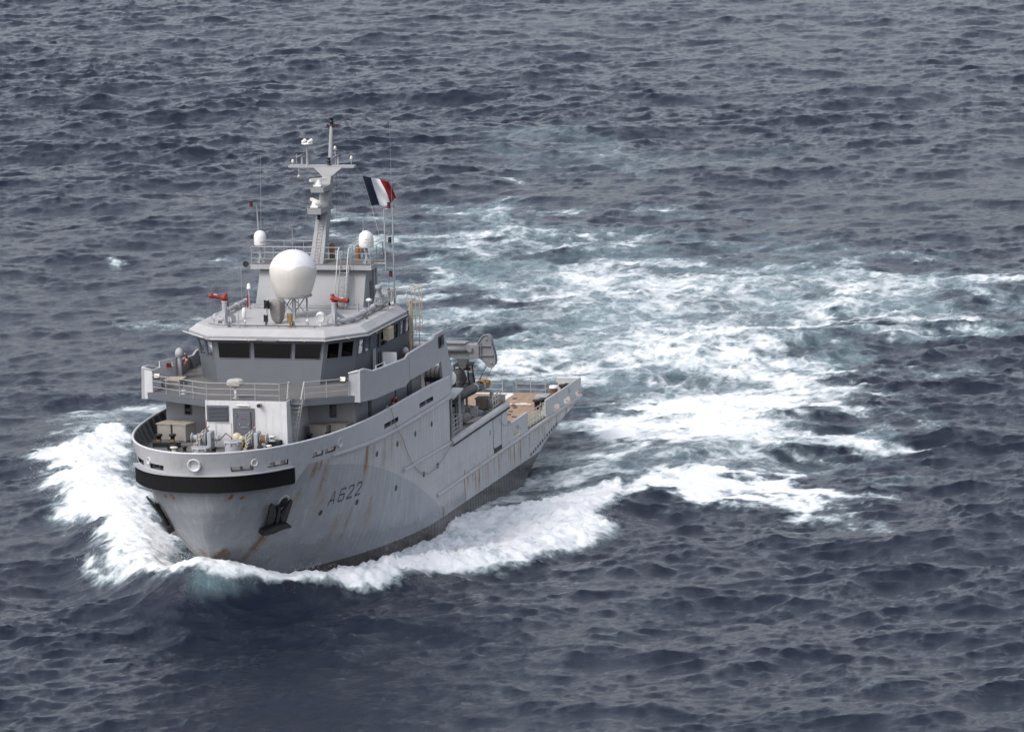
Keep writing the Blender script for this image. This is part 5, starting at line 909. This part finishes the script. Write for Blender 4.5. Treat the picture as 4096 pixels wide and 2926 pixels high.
def windlass(yc, left, name='windlass'):
    x, z = 25.05, ZF + .72; mb = MB()
    prof = [(-.09, .2), (-.09, .5), (-.06, .55), (-.03, .55), (-.02, .38), (.02, .38), (.03, .55), (.06, .55), (.09, .5), (.09, .2)]; mb.lathe((x, yc, z), (0, 1, 0), prof, 28)
    w = mb.build(name, M_steel, ship); s = 1 if left else -1
    mb = MB(); mb.bbox(x - .42, x + .42, yc + .16, yc + .42, ZF, z + .42, .05); mb.bbox(x - .3, x + .3, yc - .42, yc - .3, ZF, z + .3, .04); mb.build('gear_case', M_grey, w)
    mb = MB(); ym = yc + .42 if left else yc - .42; mb.tube([(x, ym, z), (x, ym + s * .12, z), (x, ym + s * .14, z), (x, ym + s * .42, z), (x, ym + s * .44, z), (x, ym + s * .56, z)], [.12, .12, .18, .18, .12, .1], 16)
    if not left: mb.sphere((x - .1, ym - .62, z + .02), .32, 10)
    mb.build('hydraulic_motor', M_steel if left else M_tan, w)
    yd = yc - .42 if left else yc + .42
    mb = MB(); mb.lathe((x, yd, z), (0, -s, 0), [(0, .14), (.06, .14), (.07, .3), (.1, .3), (.12, .2), (.42, .19), (.44, .3), (.5, .31), (.52, .1)], 22, mi=0)
    if not left: mb.lathe((x, yd, z), (0, -s, 0), [(.11, .24), (.42, .24)], 22, mi=1)
    mb.build('warping_drum', [M_steel, M_brownpipe], w)
    mb = MB(); mb.tube([(x + .15, yc + .05, z + .5), (x - .1, yc + .02, z + 1.1)], .022, 6); mb.tube([(x, yc - .05, z + .5), (x + .05, yc + .2, z + .75)], .05, 6, mi=1); mb.build('brake_lever', [M_red, M_steel], w)
    chain((x + .35, yc - .02, z + .5), (x + 1.15, yc - (.75 if left else .25), ZF + .08), 11, w)
    return w
windlass(-1.75, True); windlass(1.22, False)
mb = MB(); mb.tube([(25.1, -.7, ZF + .8), (25.2, -.45, ZF + 1.05), (25.3, -.1, ZF + .85), (25.3, .05, ZF + .4)], .03, 8); mb.build('hydraulic_hose', M_black, ship)
# ---------------------------------------------------------------- working deck fittings
def cyl_box(name, P, m, par=None): mb = MB(); P(mb); return mb.build(name, m, par or ship)
mb = MB(); mb.lathe((-31.0, 5.42, 2.98), (0, 0, 1), [(0, .42), (.06, .42), (.08, .32), (.14, .26), (.55, .25), (.62, .31)], 22, mi=0); mb.lathe((-31.0, 5.42, 3.6), (0, 0, 1), [(0, .32), (.14, .33), (.18, .28), (.19, .001)], 22, mi=1); mb.build('capstan', [M_rust, M_whitegloss], ship)
bollard(-31.8, 5.9, .75, .2, M_black, 2.98); bollard(-25.75, 5.6, .68, .2, M_black, 2.98); bollard(-26.5, 5.85, .66, .2, M_black, 2.98)
mb = MB(); mb.bbox(-30.5, -29.4, 4.45, 5.35, 2.98, 3.3, .03); mb.torus((-29.95, 4.9, 3.31), (0, 0, 1), .3, .02, 18, 5); mb.build('deck_hatch', M_steel, ship)
for x, y, r, h in ((-11.3, 6.25, .17, .72), (-11.75, 6.42, .17, .76), (-12.15, 6.55, .2, .8), (-12.45, 6.72, .21, .82)):
    mb = MB(); mb.lathe((x, y, 5.35), (0, 0, 1), [(0, r * 1.2), (.05, r * 1.2), (.06, r * .9), (.22, r * .9), (.24, r * 1.1), (h, r * 1.12), (h + .02, r * 1.02), (h + .02, .001)], 18); mb.build('air_vent', M_crate, ship)
mb = MB(); mb.bbox(-11.7, -11.45, 6.15, 6.38, 5.35, 6.55, .04); mb.build('vent_post', M_crate, ship)
railing([(-10.2, 6.72, 5.4), (-12.1, 6.72, 5.4)], 1.1, 3, .65, .03, M_greyr); railing([(-.05, 6.72, 5.4), (-2.5, 6.72, 5.4), (-2.5, 5.6, 5.4)], 1.15, 4, .7, .025, M_steel)
mb = MB(); mb.bbox(-12.5, -11.55, 5.15, 6.12, 5.35, 6.02, .05); mb.bbox(-12.55, -11.5, 5.1, 6.17, 6.0, 6.09, .02); mb.torus((-12.0, 5.7, 6.12), (0, 0, 1), .24, .02, 16, 5); lk = mb.build('deck_locker', M_crate, ship); mb = MB(); mb.box(-11.54, -11.53, 5.5, 5.75, 5.55, 5.9); mb.build('locker_sign', plain('faded_yellow_sign', (.32, .23, .09), .7), lk)
mb = MB(); mb.prism([(.2, 6.2, 7.92), (-2.4, 6.2, 8.2), (-2.4, 6.9, 8.2), (.2, 6.9, 7.92)], (0, 0, .12)); mb.tube([(-1.9, 6.75, 5.4), (-1.9, 6.75, 8.15)], .07, 8); mb.tube([(.1, 6.75, 5.4), (.1, 6.75, 8.0)], .06, 8); mb.build('boarding_platform', M_steel, ship)
mb = MB(); mb.box(1.30, 1.42, 6.4, 7.03, 5.3, 8.4); mb.build('bulkhead_edge', M_dark, ship)
for x in (-6.2, -9.6):
    mb = MB(); mb.obox((x, 4.9, 5.75), (.12, 0, 0), (0, 1.25, -.35), (0, .08, .14)); mb.obox((x, 3.5, 5.75), (.12, 0, 0), (0, .9, .3), (0, -.06, .14)); mb.box(x - .12, x + .12, 3.0, 3.3, 5.35, 6.4); mb.build('boat_cradle', M_grey, ship)
mb = MB(); mb.obox((-7.6, 5.3, 6.0), (1.7, .45, -.5), (-.05, .14, 0), (.06, 0, .2)); mb.obox((-9.0, 5.75, 5.65), (.5, .1, 0), (0, .25, 0), (0, 0, .28)); mb.tube([(-7.4, 5.1, 6.3), (-8.6, 5.6, 6.1), (-9.1, 5.8, 5.8)], .03, 6, mi=1); mb.build('launching_ramp', [M_grey, M_black], ship)
for x, y in ((-4.6, 4.9), (-8.9, 4.6), (-11.0, 4.7)): mb = MB(); mb.tube([(x, y, 5.35), (x, y, 6.5)], .09, 8); mb.build('support_post', M_steel, ship)
tag(lump('tarpaulin_bundle', (-6.2, 5.75, 5.66), .75, .42, .33, M_canvas, 9), 'crumpled grey tarpaulin bundle lying on the boat deck beside the port edge pipe', 'tarpaulin')
mb = MB()
for k in range(5): a = Vector((-4.6 - k * .45, 6.45, 5.65)); mb.tube([a, a + Vector((-.5, .3, .0)), a + Vector((-.9, .62, -.12)), a + Vector((-.95, .7, -.4))], .03, 6)
tag(mb.build('lashing_rope', M_rope), 'short frayed rope tails lying over the port deck edge pipe beside the tarpaulin bundle', 'rope')

# ---------------------------------------------------------------- things carried on board
def crate(name, cx, cy, z, sx, sy, h, rot, label, group):
    e = empty(name, (cx, cy, z)); e.rotation_euler.z = rot; tag(e, label, 'crate', group)
    mb = MB(); mb.bbox(-sx / 2, sx / 2, -sy / 2, sy / 2, .06, h - .05, .025); mb.box(-sx / 2 + .05, -sx / 2 + .15, -sy / 2 + .05, sy / 2 - .05, 0, .07); mb.box(sx / 2 - .15, sx / 2 - .05, -sy / 2 + .05, sy / 2 - .05, 0, .07); mb.build('box_body', M_crate, e)
    mb = MB(); mb.bbox(-sx / 2 - .05, sx / 2 + .05, -sy / 2 - .05, sy / 2 + .05, h - .05, h + .03, .02); mb.build('lid', M_cratelid, e); return e
G = 'weathered storage crates on the forecastle'
crate('storage_crate', 22.1, -4.12, ZF, 1.1, .98, 1.1, R(-17), 'weathered grey storage crate left of the white companion house, the nearer of the pair', G)
crate('storage_crate', 21.75, -5.25, ZF, 1.1, .95, 1.06, R(-12), 'weathered grey storage crate at the starboard bulwark, outermost of the pair', G)
crate('storage_crate', 20.65, 4.18, ZF, .8, 1.1, .92, R(-6), 'weathered grey storage crate right of the inclined ladder, the nearer to the ladder', G)
crate('storage_crate', 20.3, 5.38, ZF, .8, 1.05, .95, R(-6), 'weathered grey storage crate behind the port bulwark, the farther from the ladder', G)
def lifebuoy(p, n, label):
    mb = MB(); p = Vector(p); n = Vector(n).normalized(); mb.torus(p, n, .31, .085, 26, 10); a = n.orthogonal().normalized(); b_ = n.cross(a)
    for k in range(4):
        w = k * math.pi / 2 + .6; c = p + (a * math.cos(w) + b_ * math.sin(w)) * .31; t = (-a * math.sin(w) + b_ * math.cos(w)); mb.tube([c - t * .05, c + t * .05], .093, 10, mi=1)
    o = mb.build('lifebuoy', [M_orange, M_whitegloss]); tag(o, label, 'lifebuoy', 'orange lifebuoys hung on the ship')
lifebuoy((9.6, 5.76, 9.28), (.1, 1, 0), 'faded orange lifebuoy hanging on the grey side wall below the port bridge wing'); lifebuoy((14.1, -6.62, 12.58), (.35, 1, 0), 'orange lifebuoy hanging inside the starboard bridge wing bulwark')
# covered gun on its pedestal in front of the bridge
e = empty('covered_gun', (23.1, -.4, ZW)); tag(e, 'pale canvas covered gun on a pedestal behind the rail below the bridge windows', 'gun')
mb = MB(); mb.lathe((0, 0, 0), (0, 0, 1), [(0, .22), (.05, .2), (.06, .09), (.75, .08), (.8, .14)], 14); mb.box(.07, .1, -.08, .08, .3, .55, mi=1); mb.build('pedestal', [M_steel, M_whitegloss], e)
o = lump('canvas_cover', (0, 0, .98), .42, .48, .24, plain('pale_canvas', (.40, .385, .35), .9, 0, .12, 6), 14, e, .2)
e = empty('deck_chest', (18.4, -5.85, ZW)); tag(e, 'low chest with a tan canvas top on the starboard bridge wing deck', 'chest'); mb = MB(); mb.bbox(-.75, .75, -.5, .5, .0, .34, .04); mb.build('chest_body', M_crate, e); mb = MB(); mb.bbox(-.8, .8, -.54, .54, .33, .40, .03); mb.build('lid', plain('tan_canvas_top', (.40, .33, .26), .9, 0, .15, 3), e)
# stockless anchors snug against the bow flare
def anchor(sd, label):
    def S(u, v, d): p, n = hp(28.46 + .485 * v * 1.1 - 1.04 * u, 5.7 + v * 1.1, d * 1.1, sd); return p
    e = empty('anchor', S(0, .6, .2)); off = Vector(e.location); tag(e, label, 'anchor', 'stockless anchors housed against the bow')
    def plate(poly, d0, d1, name, par):
        mb = MB(); lo = [S(u, v, d0 + (dd if len(p) > 2 else 0)) - off for p in poly for u, v, dd in [(p + (0,))[:3]]]; hi = [S(u, v, d1 + (dd if len(p) > 2 else 0)) - off for p in poly for u, v, dd in [(p + (0,))[:3]]]; mb.loft(lo, hi); return mb.build(name, M_black, par)
    plate([(-.66, .92, .18), (-.78, .78, .16), (-.66, -.66), (-.28, -.6), (-.16, .05), (-.5, .8, .16)], .16, .28, 'fluke', e); plate([(.66, .92, .18), (.78, .78, .16), (.66, -.66), (.28, -.6), (.16, .05), (.5, .8, .16)], .16, .28, 'fluke', e)
    plate([(-1.0, -.98), (-.95, -.72), (-.2, -.52), (.2, -.52), (.9, -.68), (.98, -.82), (.3, -.84), (-.3, -.98)], .08, .46, 'crown', e); plate([(-.13, -.6), (.13, -.6), (.1, .45), (-.1, .45)], .04, .30, 'shank', e)
    mb = MB(); mb.torus(S(0, .5, .16) - off, hp(28.2, 5.9, 0, sd)[1], .1, .045, 16, 8); mb.build('shackle', M_black, e)
anchor(1, 'black stockless anchor on the port bow below the fender'); anchor(-1, 'black stockless anchor on the starboard bow seen against the foam')
for sd in (1, -1):
    p, n = hp(28.25, 6.3, -.3, sd); mb = MB(); mb.lathe(p, n, [(0, .3), (.33, .34), (.36, .42), (.34, .5), (.28, .52)], 22); mb.lathe(p, n, [(.34, .001), (.345, .33)], 16, mi=1); mb.build('hawse_pipe', [M_greyr, M_dark], hull)
# tricolour streaming from the crosstree halyard
H0, H1, F0, F1 = Vector((3.0, 2.1, 22.82)), Vector((2.5, 2.5, 20.83)), Vector((1.5, 3.45, 22.26)), Vector((1.0, 3.88, 21.0))
NX, NY = 36, 22; P = []
for i in range(NX + 1):
    u = i / NX; row = []
    for j in range(NY + 1):
        v = j / NY; p = H0.lerp(H1, v).lerp(F0.lerp(F1, v), u); w = .34 * u ** .6 * math.sin(u * 9.5 + v * 2.2) + .13 * u * math.sin(u * 17 - v * 6)
        sag = -.14 * math.sin(math.pi * u) * (v - .2) + (.13 * math.sin(u * 8 + 1) * v * u) - .10 * math.sin(u * math.pi) * (1 - v) * .3
        row.append((p.x + w * .9, p.y + w * .55, p.z + sag))
    P.append(row)
mb = MB()
for c, m in ((0, 0), (1, 1), (2, 2)):
    a, b_ = c * 12, c * 12 + 12; mb.grid([P[i] for i in range(a, b_ + 1)], True, m)
def cloth(name, col):
    b = NB(name); co = b.coord(); b.base(b.mix(b.mr(b.noise(co, 3, 3), .3, .7), tuple(c * .9 for c in col), col), .85); tl = b.n('ShaderNodeBsdfTranslucent'); tl.inputs[0].default_value = (*col, 1); mx = b.n('ShaderNodeMixShader'); mx.inputs[0].default_value = .15; b.l(b.p.outputs[0], mx.inputs[1]); b.l(tl.outputs[0], mx.inputs[2]); b.l(mx.outputs[0], b.out.inputs[0]); return b.m
fe = empty('flag', H0); tag(fe, 'blue, white and red vertical tricolour flag streaming from the mast halyard', 'flag')
mb.v = [(x - H0.x, y - H0.y, z - H0.z) for x, y, z in mb.v]; mb.build('flag_cloth', [cloth('navy_flag_cloth', (.010, .015, .040)), cloth('white_flag_cloth', (.74, .74, .76)), cloth('red_flag_cloth', (.27, .010, .012))], fe, recalc=False)
mb = MB(); mb.tube([Vector((3.2, 1.72, 23.4)) - H0, (0, 0, 0), H1 - H0, Vector((5.1, 3.85, ZY + 1.1)) - H0], .012, 5); mb.build('halyard', M_rope, fe)
# life raft canisters
def raft(p, r, L, ang, label, m, rot):
    e = empty('life_raft_canister', p); e.rotation_euler = rot; tag(e, label, 'life raft', 'life raft canisters by the port deck edge')
    mb = MB(); mb.lathe((-L / 2, 0, 0), (1, 0, 0), [(0, .001), (.03, r * .55), (.12, r * .9), (.2, r), (L - .2, r), (L - .12, r * .9), (L - .03, r * .55), (L, .001)], 28); c = mb.build('canister_shell', m, e)
    for x in (-L * .3, -L * .1, L * .1, L * .3): mb = MB(); mb.lathe((x - .025, 0, 0), (1, 0, 0), [(0, r * 1.0), (.0, r * 1.03), (.05, r * 1.03), (.05, r)], 28); mb.build('strap', M_canvasd, c)
    mb = MB(); mb.box(-L * .4, L * .4, -r * .9, -r * .7, -r * 1.15, -r * .55); mb.box(-L * .4, L * .4, r * .7, r * .9, -r * 1.15, -r * .55); [mb.tube([(a * L * .35, b_ * r * .8, -r * .6), (a * L * .35, b_ * r * .8, 5.35 - p[2])], .05, 6) for a in (-1, 1) for b_ in (-1, 1)]; mb.box(-L * .4, L * .4, -r * .85, r * .85, -r * 1.2, -r * 1.05); mb.build('cradle', M_black, e)
raft((.1, 5.75, 9.68), .46, 1.5, 0, 'grey life raft canister in a black cradle seen through the opening in the port bulwark', M_crate, (0, 0, R(80))); raft((-3.5, 5.35, 8.75), .46, 1.5, 0, 'white strapped life raft canister just behind the port bulwark end', M_whitegloss, (0, 0, R(75)))
# rigid inflatable boat on its cradle
bo = empty('inflatable_boat', (-8.0, 4.35, 6.4)); tag(bo, 'black rigid inflatable boat with grey covers stowed under the deck crane', 'boat'); o0 = Vector(bo.location)
pp = [(-12.95, 5.6, 6.86), (-12.6, 5.6, 6.9), (-9.3, 5.6, 7.1), (-6.2, 5.55, 7.2), (-4.4, 5.2, 7.3), (-3.3, 4.35, 7.42)]; path = pp + [(x, 8.7 - y, z) for x, y, z in pp[-2::-1]]
mb = MB(); mb.tube([Vector(p) - o0 for p in path], [.22] + [.31] * (len(path) - 2) + [.22], 12); tube = mb.build('inflatable_tube', plain('black_boat_fabric', (.016, .016, .018), .45, 0, .3, 4), bo)
for x in (-9.55, -9.75, -11.2, -11.4):
    t = (x + 12.6) / 3.3; mb = MB(); mb.tube([Vector((x - .04, 5.6, 6.9 + t * .2)) - o0, Vector((x + .04, 5.6, 6.905 + t * .2)) - o0], .318, 14, False); mb.build('lifting_strap', M_whitegloss, tube)
mb = MB(); H = [[(-12.4, 4.35 + s * 1.05, 6.85), (-5.2, 4.35 + s * 1.0, 7.1), (-3.5, 4.35 + s * .1, 7.35)] for s in (1, -1)]; kl = [(-12.4, 4.35, 6.12), (-5.2, 4.35, 6.25), (-3.5, 4.35, 7.1)]
for s in (0, 1): mb.grid([[Vector(H[s][i]) - o0, Vector(((H[s][i][0] + kl[i][0]) / 2, (H[s][i][1] * .75 + kl[i][1] * .25), (H[s][i][2] * .35 + kl[i][2] * .65))) - o0, Vector(kl[i]) - o0] for i in range(3)], False)
mb.add([Vector(H[0][0]) - o0, Vector(kl[0]) - o0, Vector(H[1][0]) - o0], [(0, 1, 2)]); mb.prism([Vector((-12.4, 5.3, 6.95)) - o0, Vector((-5, 5.2, 7.12)) - o0, Vector((-5, 3.5, 7.12)) - o0, Vector((-12.4, 3.4, 6.95)) - o0], (0, 0, .04)); mb.build('boat_hull', plain('dark_grey_boat_hull', (.05, .052, .056), .5), bo)
lump('console_cover', Vector((-10.3, 4.2, 7.62)) - o0, .55, .55, .62, M_canvasd, 21, bo, .2); lump('seat_cover', Vector((-8.6, 4.5, 7.35)) - o0, .6, .5, .34, M_canvasd, 22, bo, .2)
mb = MB(); mb.bbox(-11.75 - o0.x, -10.25 - o0.x, 4.0 - o0.y, 5.12 - o0.y, 8.36 - o0.z, 8.52 - o0.z, .06); cp = mb.build('canopy', M_canvasd, bo)
for x, y in ((-11.6, 4.1), (-11.6, 5.0), (-10.4, 4.1), (-10.4, 5.0)):
    mb = MB(); mb.tube([Vector((x, y, 8.38)) - o0, Vector((x - .1, y, 7.7)) - o0, Vector((x - .25, y + .05, 7.05)) - o0], .045, 7); mb.build('canopy_leg', M_black, cp)
mb = MB(); mb.bbox(-12.0 - o0.x, -11.5 - o0.x, 4.35 - o0.y, 4.85 - o0.y, 7.95 - o0.z, 8.15 - o0.z, .04); mb.build('red_bag', M_red, bo)
mb = MB(); mb.bbox(-12.3 - o0.x, -11.9 - o0.x, 4.5 - o0.y, 5.0 - o0.y, 7.05 - o0.z, 7.75 - o0.z, .08); mb.bbox(-12.55 - o0.x, -12.3 - o0.x, 4.05 - o0.y, 4.5 - o0.y, 6.6 - o0.z, 7.45 - o0.z, .08); mb.build('engine_cowl', M_steel, bo)
YP = [(-10.85, 7.34), (-11.45, 7.37), (-12.3, 7.26), (-12.9, 7.04), (-13.25, 6.74), (-12.55, 6.68), (-12.3, 6.9), (-11.9, 7.09), (-11.1, 7.18)]
mb = MB(); mb.prism([(x - o0.x, 5.45 - o0.y, z - o0.z) for x, z in YP], (0, .42, 0)); [mb.lathe((x - o0.x, 5.86 - o0.y, z - o0.z), (0, 1, 0), [(0, .07), (.04, .06)], 10, mi=1) for x, z in ((-11.5, 7.28), (-12.6, 7.08))]; mb.build('stern_guard', [M_yellow, M_black], bo)
# deck crane folded athwart, its head plate over the boat
ce = empty('deck_crane', (-10.3, 2.2, 5.35)); tag(ce, 'grey hydraulic deck crane folded athwart with a big rounded head plate', 'crane'); o0 = Vector(ce.location); sh = lambda p: Vector(p) - o0
mb = MB(); mb.tube([sh((-10.3, 2.2, 5.35)), sh((-10.3, 2.2, 8.7)), sh((-10.3, 2.2, 8.75)), sh((-10.3, 2.2, 9.1))], [.55, .5, .72, .72], 22); mb.build('pedestal', M_crane, ce)
mb = MB(); mb.prism([sh((-10.0, 1.4, 9.2)), sh((-10.0, 5.0, 8.95)), sh((-10.0, 5.75, 9.0)), sh((-10.0, 5.75, 9.92)), sh((-10.0, 1.4, 9.98))], (-.75, 0, 0)); mb.box(-10.9 - o0.x, -9.9 - o0.x, 3.0 - o0.y, 5.0 - o0.y, 9.98 - o0.z, 10.04 - o0.z); bm_ = mb.build('boom', M_crane, ce)
mb = MB(); mb.prism([sh((-9.95, 4.35, 8.98)), sh((-9.95, 5.1, 8.98)), sh((-9.95, 4.95, 8.35)), sh((-9.95, 4.65, 8.3))], (-.6, 0, 0)); mb.build('boom_bracket', M_inner, bm_)
mb = MB(); mb.tube([sh((-9.85, 3.6, 9.62)), sh((-9.85, 5.0, 9.62)), sh((-9.85, 5.01, 9.62)), sh((-9.85, 5.35, 9.62))], [.17, .17, .1, .1], 14); mb.lathe(sh((-9.85, 5.35, 9.62)), (1, 0, 0), [(-.15, .16), (.15, .16)], 14); mb.build('boom_cylinder', M_crane, ce)
mb = MB(); mb.bbox(-10.7 - o0.x, -9.85 - o0.x, 5.3 - o0.y, 5.95 - o0.y, 9.02 - o0.z, 9.95 - o0.z, .05); [mb.lathe(sh((-9.84, 5.45, z)), (1, 0, 0), [(0, .1), (.04, .1), (.05, .05)], 12) for z in (9.68,)]
HP = [(5.93, 10.16), (6.12, 10.45), (6.33, 10.58), (6.54, 10.57), (6.68, 10.42), (6.76, 9.96), (6.95, 9.3), (7.0, 8.83), (6.93, 8.55), (6.74, 8.42), (6.56, 8.44), (6.36, 8.67), (6.02, 9.0), (5.84, 9.1), (5.81, 9.95)]
mb.prism([sh((-10.05, y, z)) for y, z in HP], (-.12, 0, 0)); mb.prism([sh((-10.5, y, z)) for y, z in HP], (-.12, 0, 0)); hd = mb.build('boom_head', M_crane, ce)
mb = MB(); mb.tube([sh((-10.02, y, z)) for y, z in HP + HP[:1]], .05, 6); mb.box(-10.07 - o0.x, -9.93 - o0.x, 5.95 - o0.y, 6.74 - o0.y, 9.83 - o0.z, 9.88 - o0.z); mb.box(-10.07 - o0.x, -9.93 - o0.x, 5.9 - o0.y, 6.9 - o0.y, 9.2 - o0.z, 9.25 - o0.z); mb.box(-10.0 - o0.x, -9.92 - o0.x, 6.0 - o0.y, 6.05 - o0.y, 9.05 - o0.z, 10.1 - o0.z); [mb.lathe(sh((-10.05, y, z)), (1, 0, 0), [(0, .07), (.07, .07), (.08, .04)], 12) for y, z in ((6.42, 10.3), (6.74, 8.7))]; mb.build('head_flange', M_crane, hd)
for a, b_ in (((-10.1, 6.35, 8.7), (-11.3, 5.55, 7.4)), ((-10.3, 6.4, 8.7), (-11.2, 5.6, 7.4)), ((-10.1, 6.8, 8.5), (-12.7, 5.65, 7.25)), ((-10.4, 6.45, 8.7), (-11.9, 5.2, 7.0))): mb = MB(); mb.tube([sh(a), sh(b_)], .016, 5); mb.build('hoist_cable', M_wire, ce)
mb = MB(); mb.tube([sh((-9.8, 3.95, 9.3)), sh((-9.8, 3.95, 8.95))], .012, 5); mb.torus(sh((-9.8, 3.95, 8.85)), (1, 0, 0), .08, .025, 12, 6); mb.tube([sh((-9.8, 3.95, 8.76)), sh((-9.8, 4.0, 8.66)), sh((-9.8, 3.9, 8.6)), sh((-9.8, 3.86, 8.68))], .03, 6); mb.build('crane_hook', M_black, ce)
# ropes slung over the side
RP = [(15.5, 7.0, 9.98), (15.3, 7.16, 9.9), (14.86, 7.16, 9.3), (13.9, 7.12, 8.4), (12.82, 7.17, 7.48), (11.8, 7.1, 6.55), (10.76, 7.1, 5.72), (9.4, 7.1, 4.95), (8.31, 7.1, 4.57), (7.0, 7.1, 4.33), (5.73, 7.1, 4.36), (4.5, 7.1, 4.5), (3.35, 7.1, 4.74), (2.4, 7.12, 5.05), (1.51, 7.16, 5.5), (.9, 7.2, 6.2), (.3, 6.9, 6.75)]
mb = MB(); mb.tube(RP, .024, 6); [mb.torus((15.5, 6.98, 10.0), (.3, 1, .2 * k), .09, .03, 12, 5) for k in (-1, 0, 1)]; tag(mb.build('mooring_rope', M_rope), 'thin grey rope hanging in a long loop down the port side', 'rope')
mb = MB(); mb.tube([(-8.7, 6.6, 5.75), (-9.6, 7.2, 5.3), (-10.6, 7.08, 4.75), (-11.6, 7.06, 4.3), (-12.7, 7.06, 4.12), (-13.1, 6.95, 4.16)], .02, 6); [mb.torus((-13.1 - k * .1, 6.94, 4.17), (.2 * k, 1, .5), .14, .03, 12, 5) for k in range(3)]; tag(mb.build('mooring_rope', M_rope), 'thin dark rope drooping from the deck edge pipe to the stern bulwark', 'rope')
# figure standing behind the third bridge window
def person(loc, label):
    me = bpy.data.meshes.new('person'); V = [(0, 0, .95), (0, 0, 1.2), (0, 0, 1.42), (0, 0, 1.52), (.02, 0, 1.66), (0, .2, 1.4), (.08, .27, 1.15), (.3, .2, 1.1), (0, -.2, 1.4), (.1, -.27, 1.15), (.3, -.18, 1.12), (0, .1, .9), (.02, .11, .5), (0, .11, .08), (.12, .12, .03), (0, -.1, .9), (.02, -.11, .5), (0, -.11, .08), (.12, -.12, .03)]
    E = [(0, 1), (1, 2), (2, 3), (3, 4), (2, 5), (5, 6), (6, 7), (2, 8), (8, 9), (9, 10), (0, 11), (11, 12), (12, 13), (13, 14), (0, 15), (15, 16), (16, 17), (17, 18)]
    RR = [.15, .15, .14, .055, .1, .07, .05, .04, .07, .05, .04, .09, .065, .05, .04, .09, .065, .05, .04]; me.from_pydata(V, E, []); o = bpy.data.objects.new('person', me); C.objects.link(o); o.modifiers.new('skin', 'SKIN')
    for i, r in enumerate(RR): me.skin_vertices[0].data[i].radius = (r, r)
    me.skin_vertices[0].data[0].use_root = True; o.modifiers.new('sub', 'SUBSURF').levels = 1
    me.materials.append(plain('navy_work_clothes', (.02, .024, .035), .9)); o.location = loc; tag(o, label, 'person')
    mb = MB(); mb.sphere((.03, 0, 1.69), .105, 10, sz=1.2); mb.build('head', plain('skin', (.36, .21, .15), .6), o)
person((15.25, 2.75, ZW + .06), 'person in dark clothes standing behind the third front bridge window')
# ---------------------------------------------------------------- spray thrown up by the bow wave
mb = MB(); g = np.random.default_rng(5)
def drops(cx, cy, cz, sx, sy, sz, n, r0=.012, r1=.045):
    for _ in range(n):
        p = np.array([cx, cy, cz]) + g.normal(size=3) * (sx, sy, sz); r = r0 + (r1 - r0) * g.random() ** 2; p[2] = max(p[2], .3)
        if abs(p[1]) < float(hull_y(p[0], p[2])) + .05 and p[0] < 31: continue
        mb.add([p + np.array(d) * r for d in ((1, 0, 0), (-1, 0, 0), (0, 1, 0), (0, -1, 0), (0, 0, 1), (0, 0, -1))], [(0, 2, 4), (2, 1, 4), (1, 3, 4), (3, 0, 4), (2, 0, 5), (1, 2, 5), (3, 1, 5), (0, 3, 5)])
for nm, dens, soft, P in FOAM:                                            # droplets torn off along the breaking edges
    if nm not in ('front', 'breaker', 'sbdense'): continue
    for (ax, ay), (bx, by) in zip(P, P[1:] + P[:1]):
        L = math.hypot(bx - ax, by - ay)
        for _ in range(int(L * 2.2)):
            t = g.random(); cx, cy = ax + (bx - ax) * t + g.normal() * .5, ay + (by - ay) * t + g.normal() * .5; h = float(wake_h(np.array([cx]), np.array([cy]))[0])
            if h > .35: drops(cx, cy, h + .12 + .25 * abs(g.normal()), .35, .35, .14, 18, .006, .018)
drops(28.5, 2.4, 3.1, .8, .6, .25, 60, .006, .016); drops(17, 7.2, 1.3, 2.5, .5, .3, 80, .006, .016)
tag(mb.build('spray', plain('white_spray', (.82, .83, .84), .9, 0, .02), recalc=False), kind='stuff')
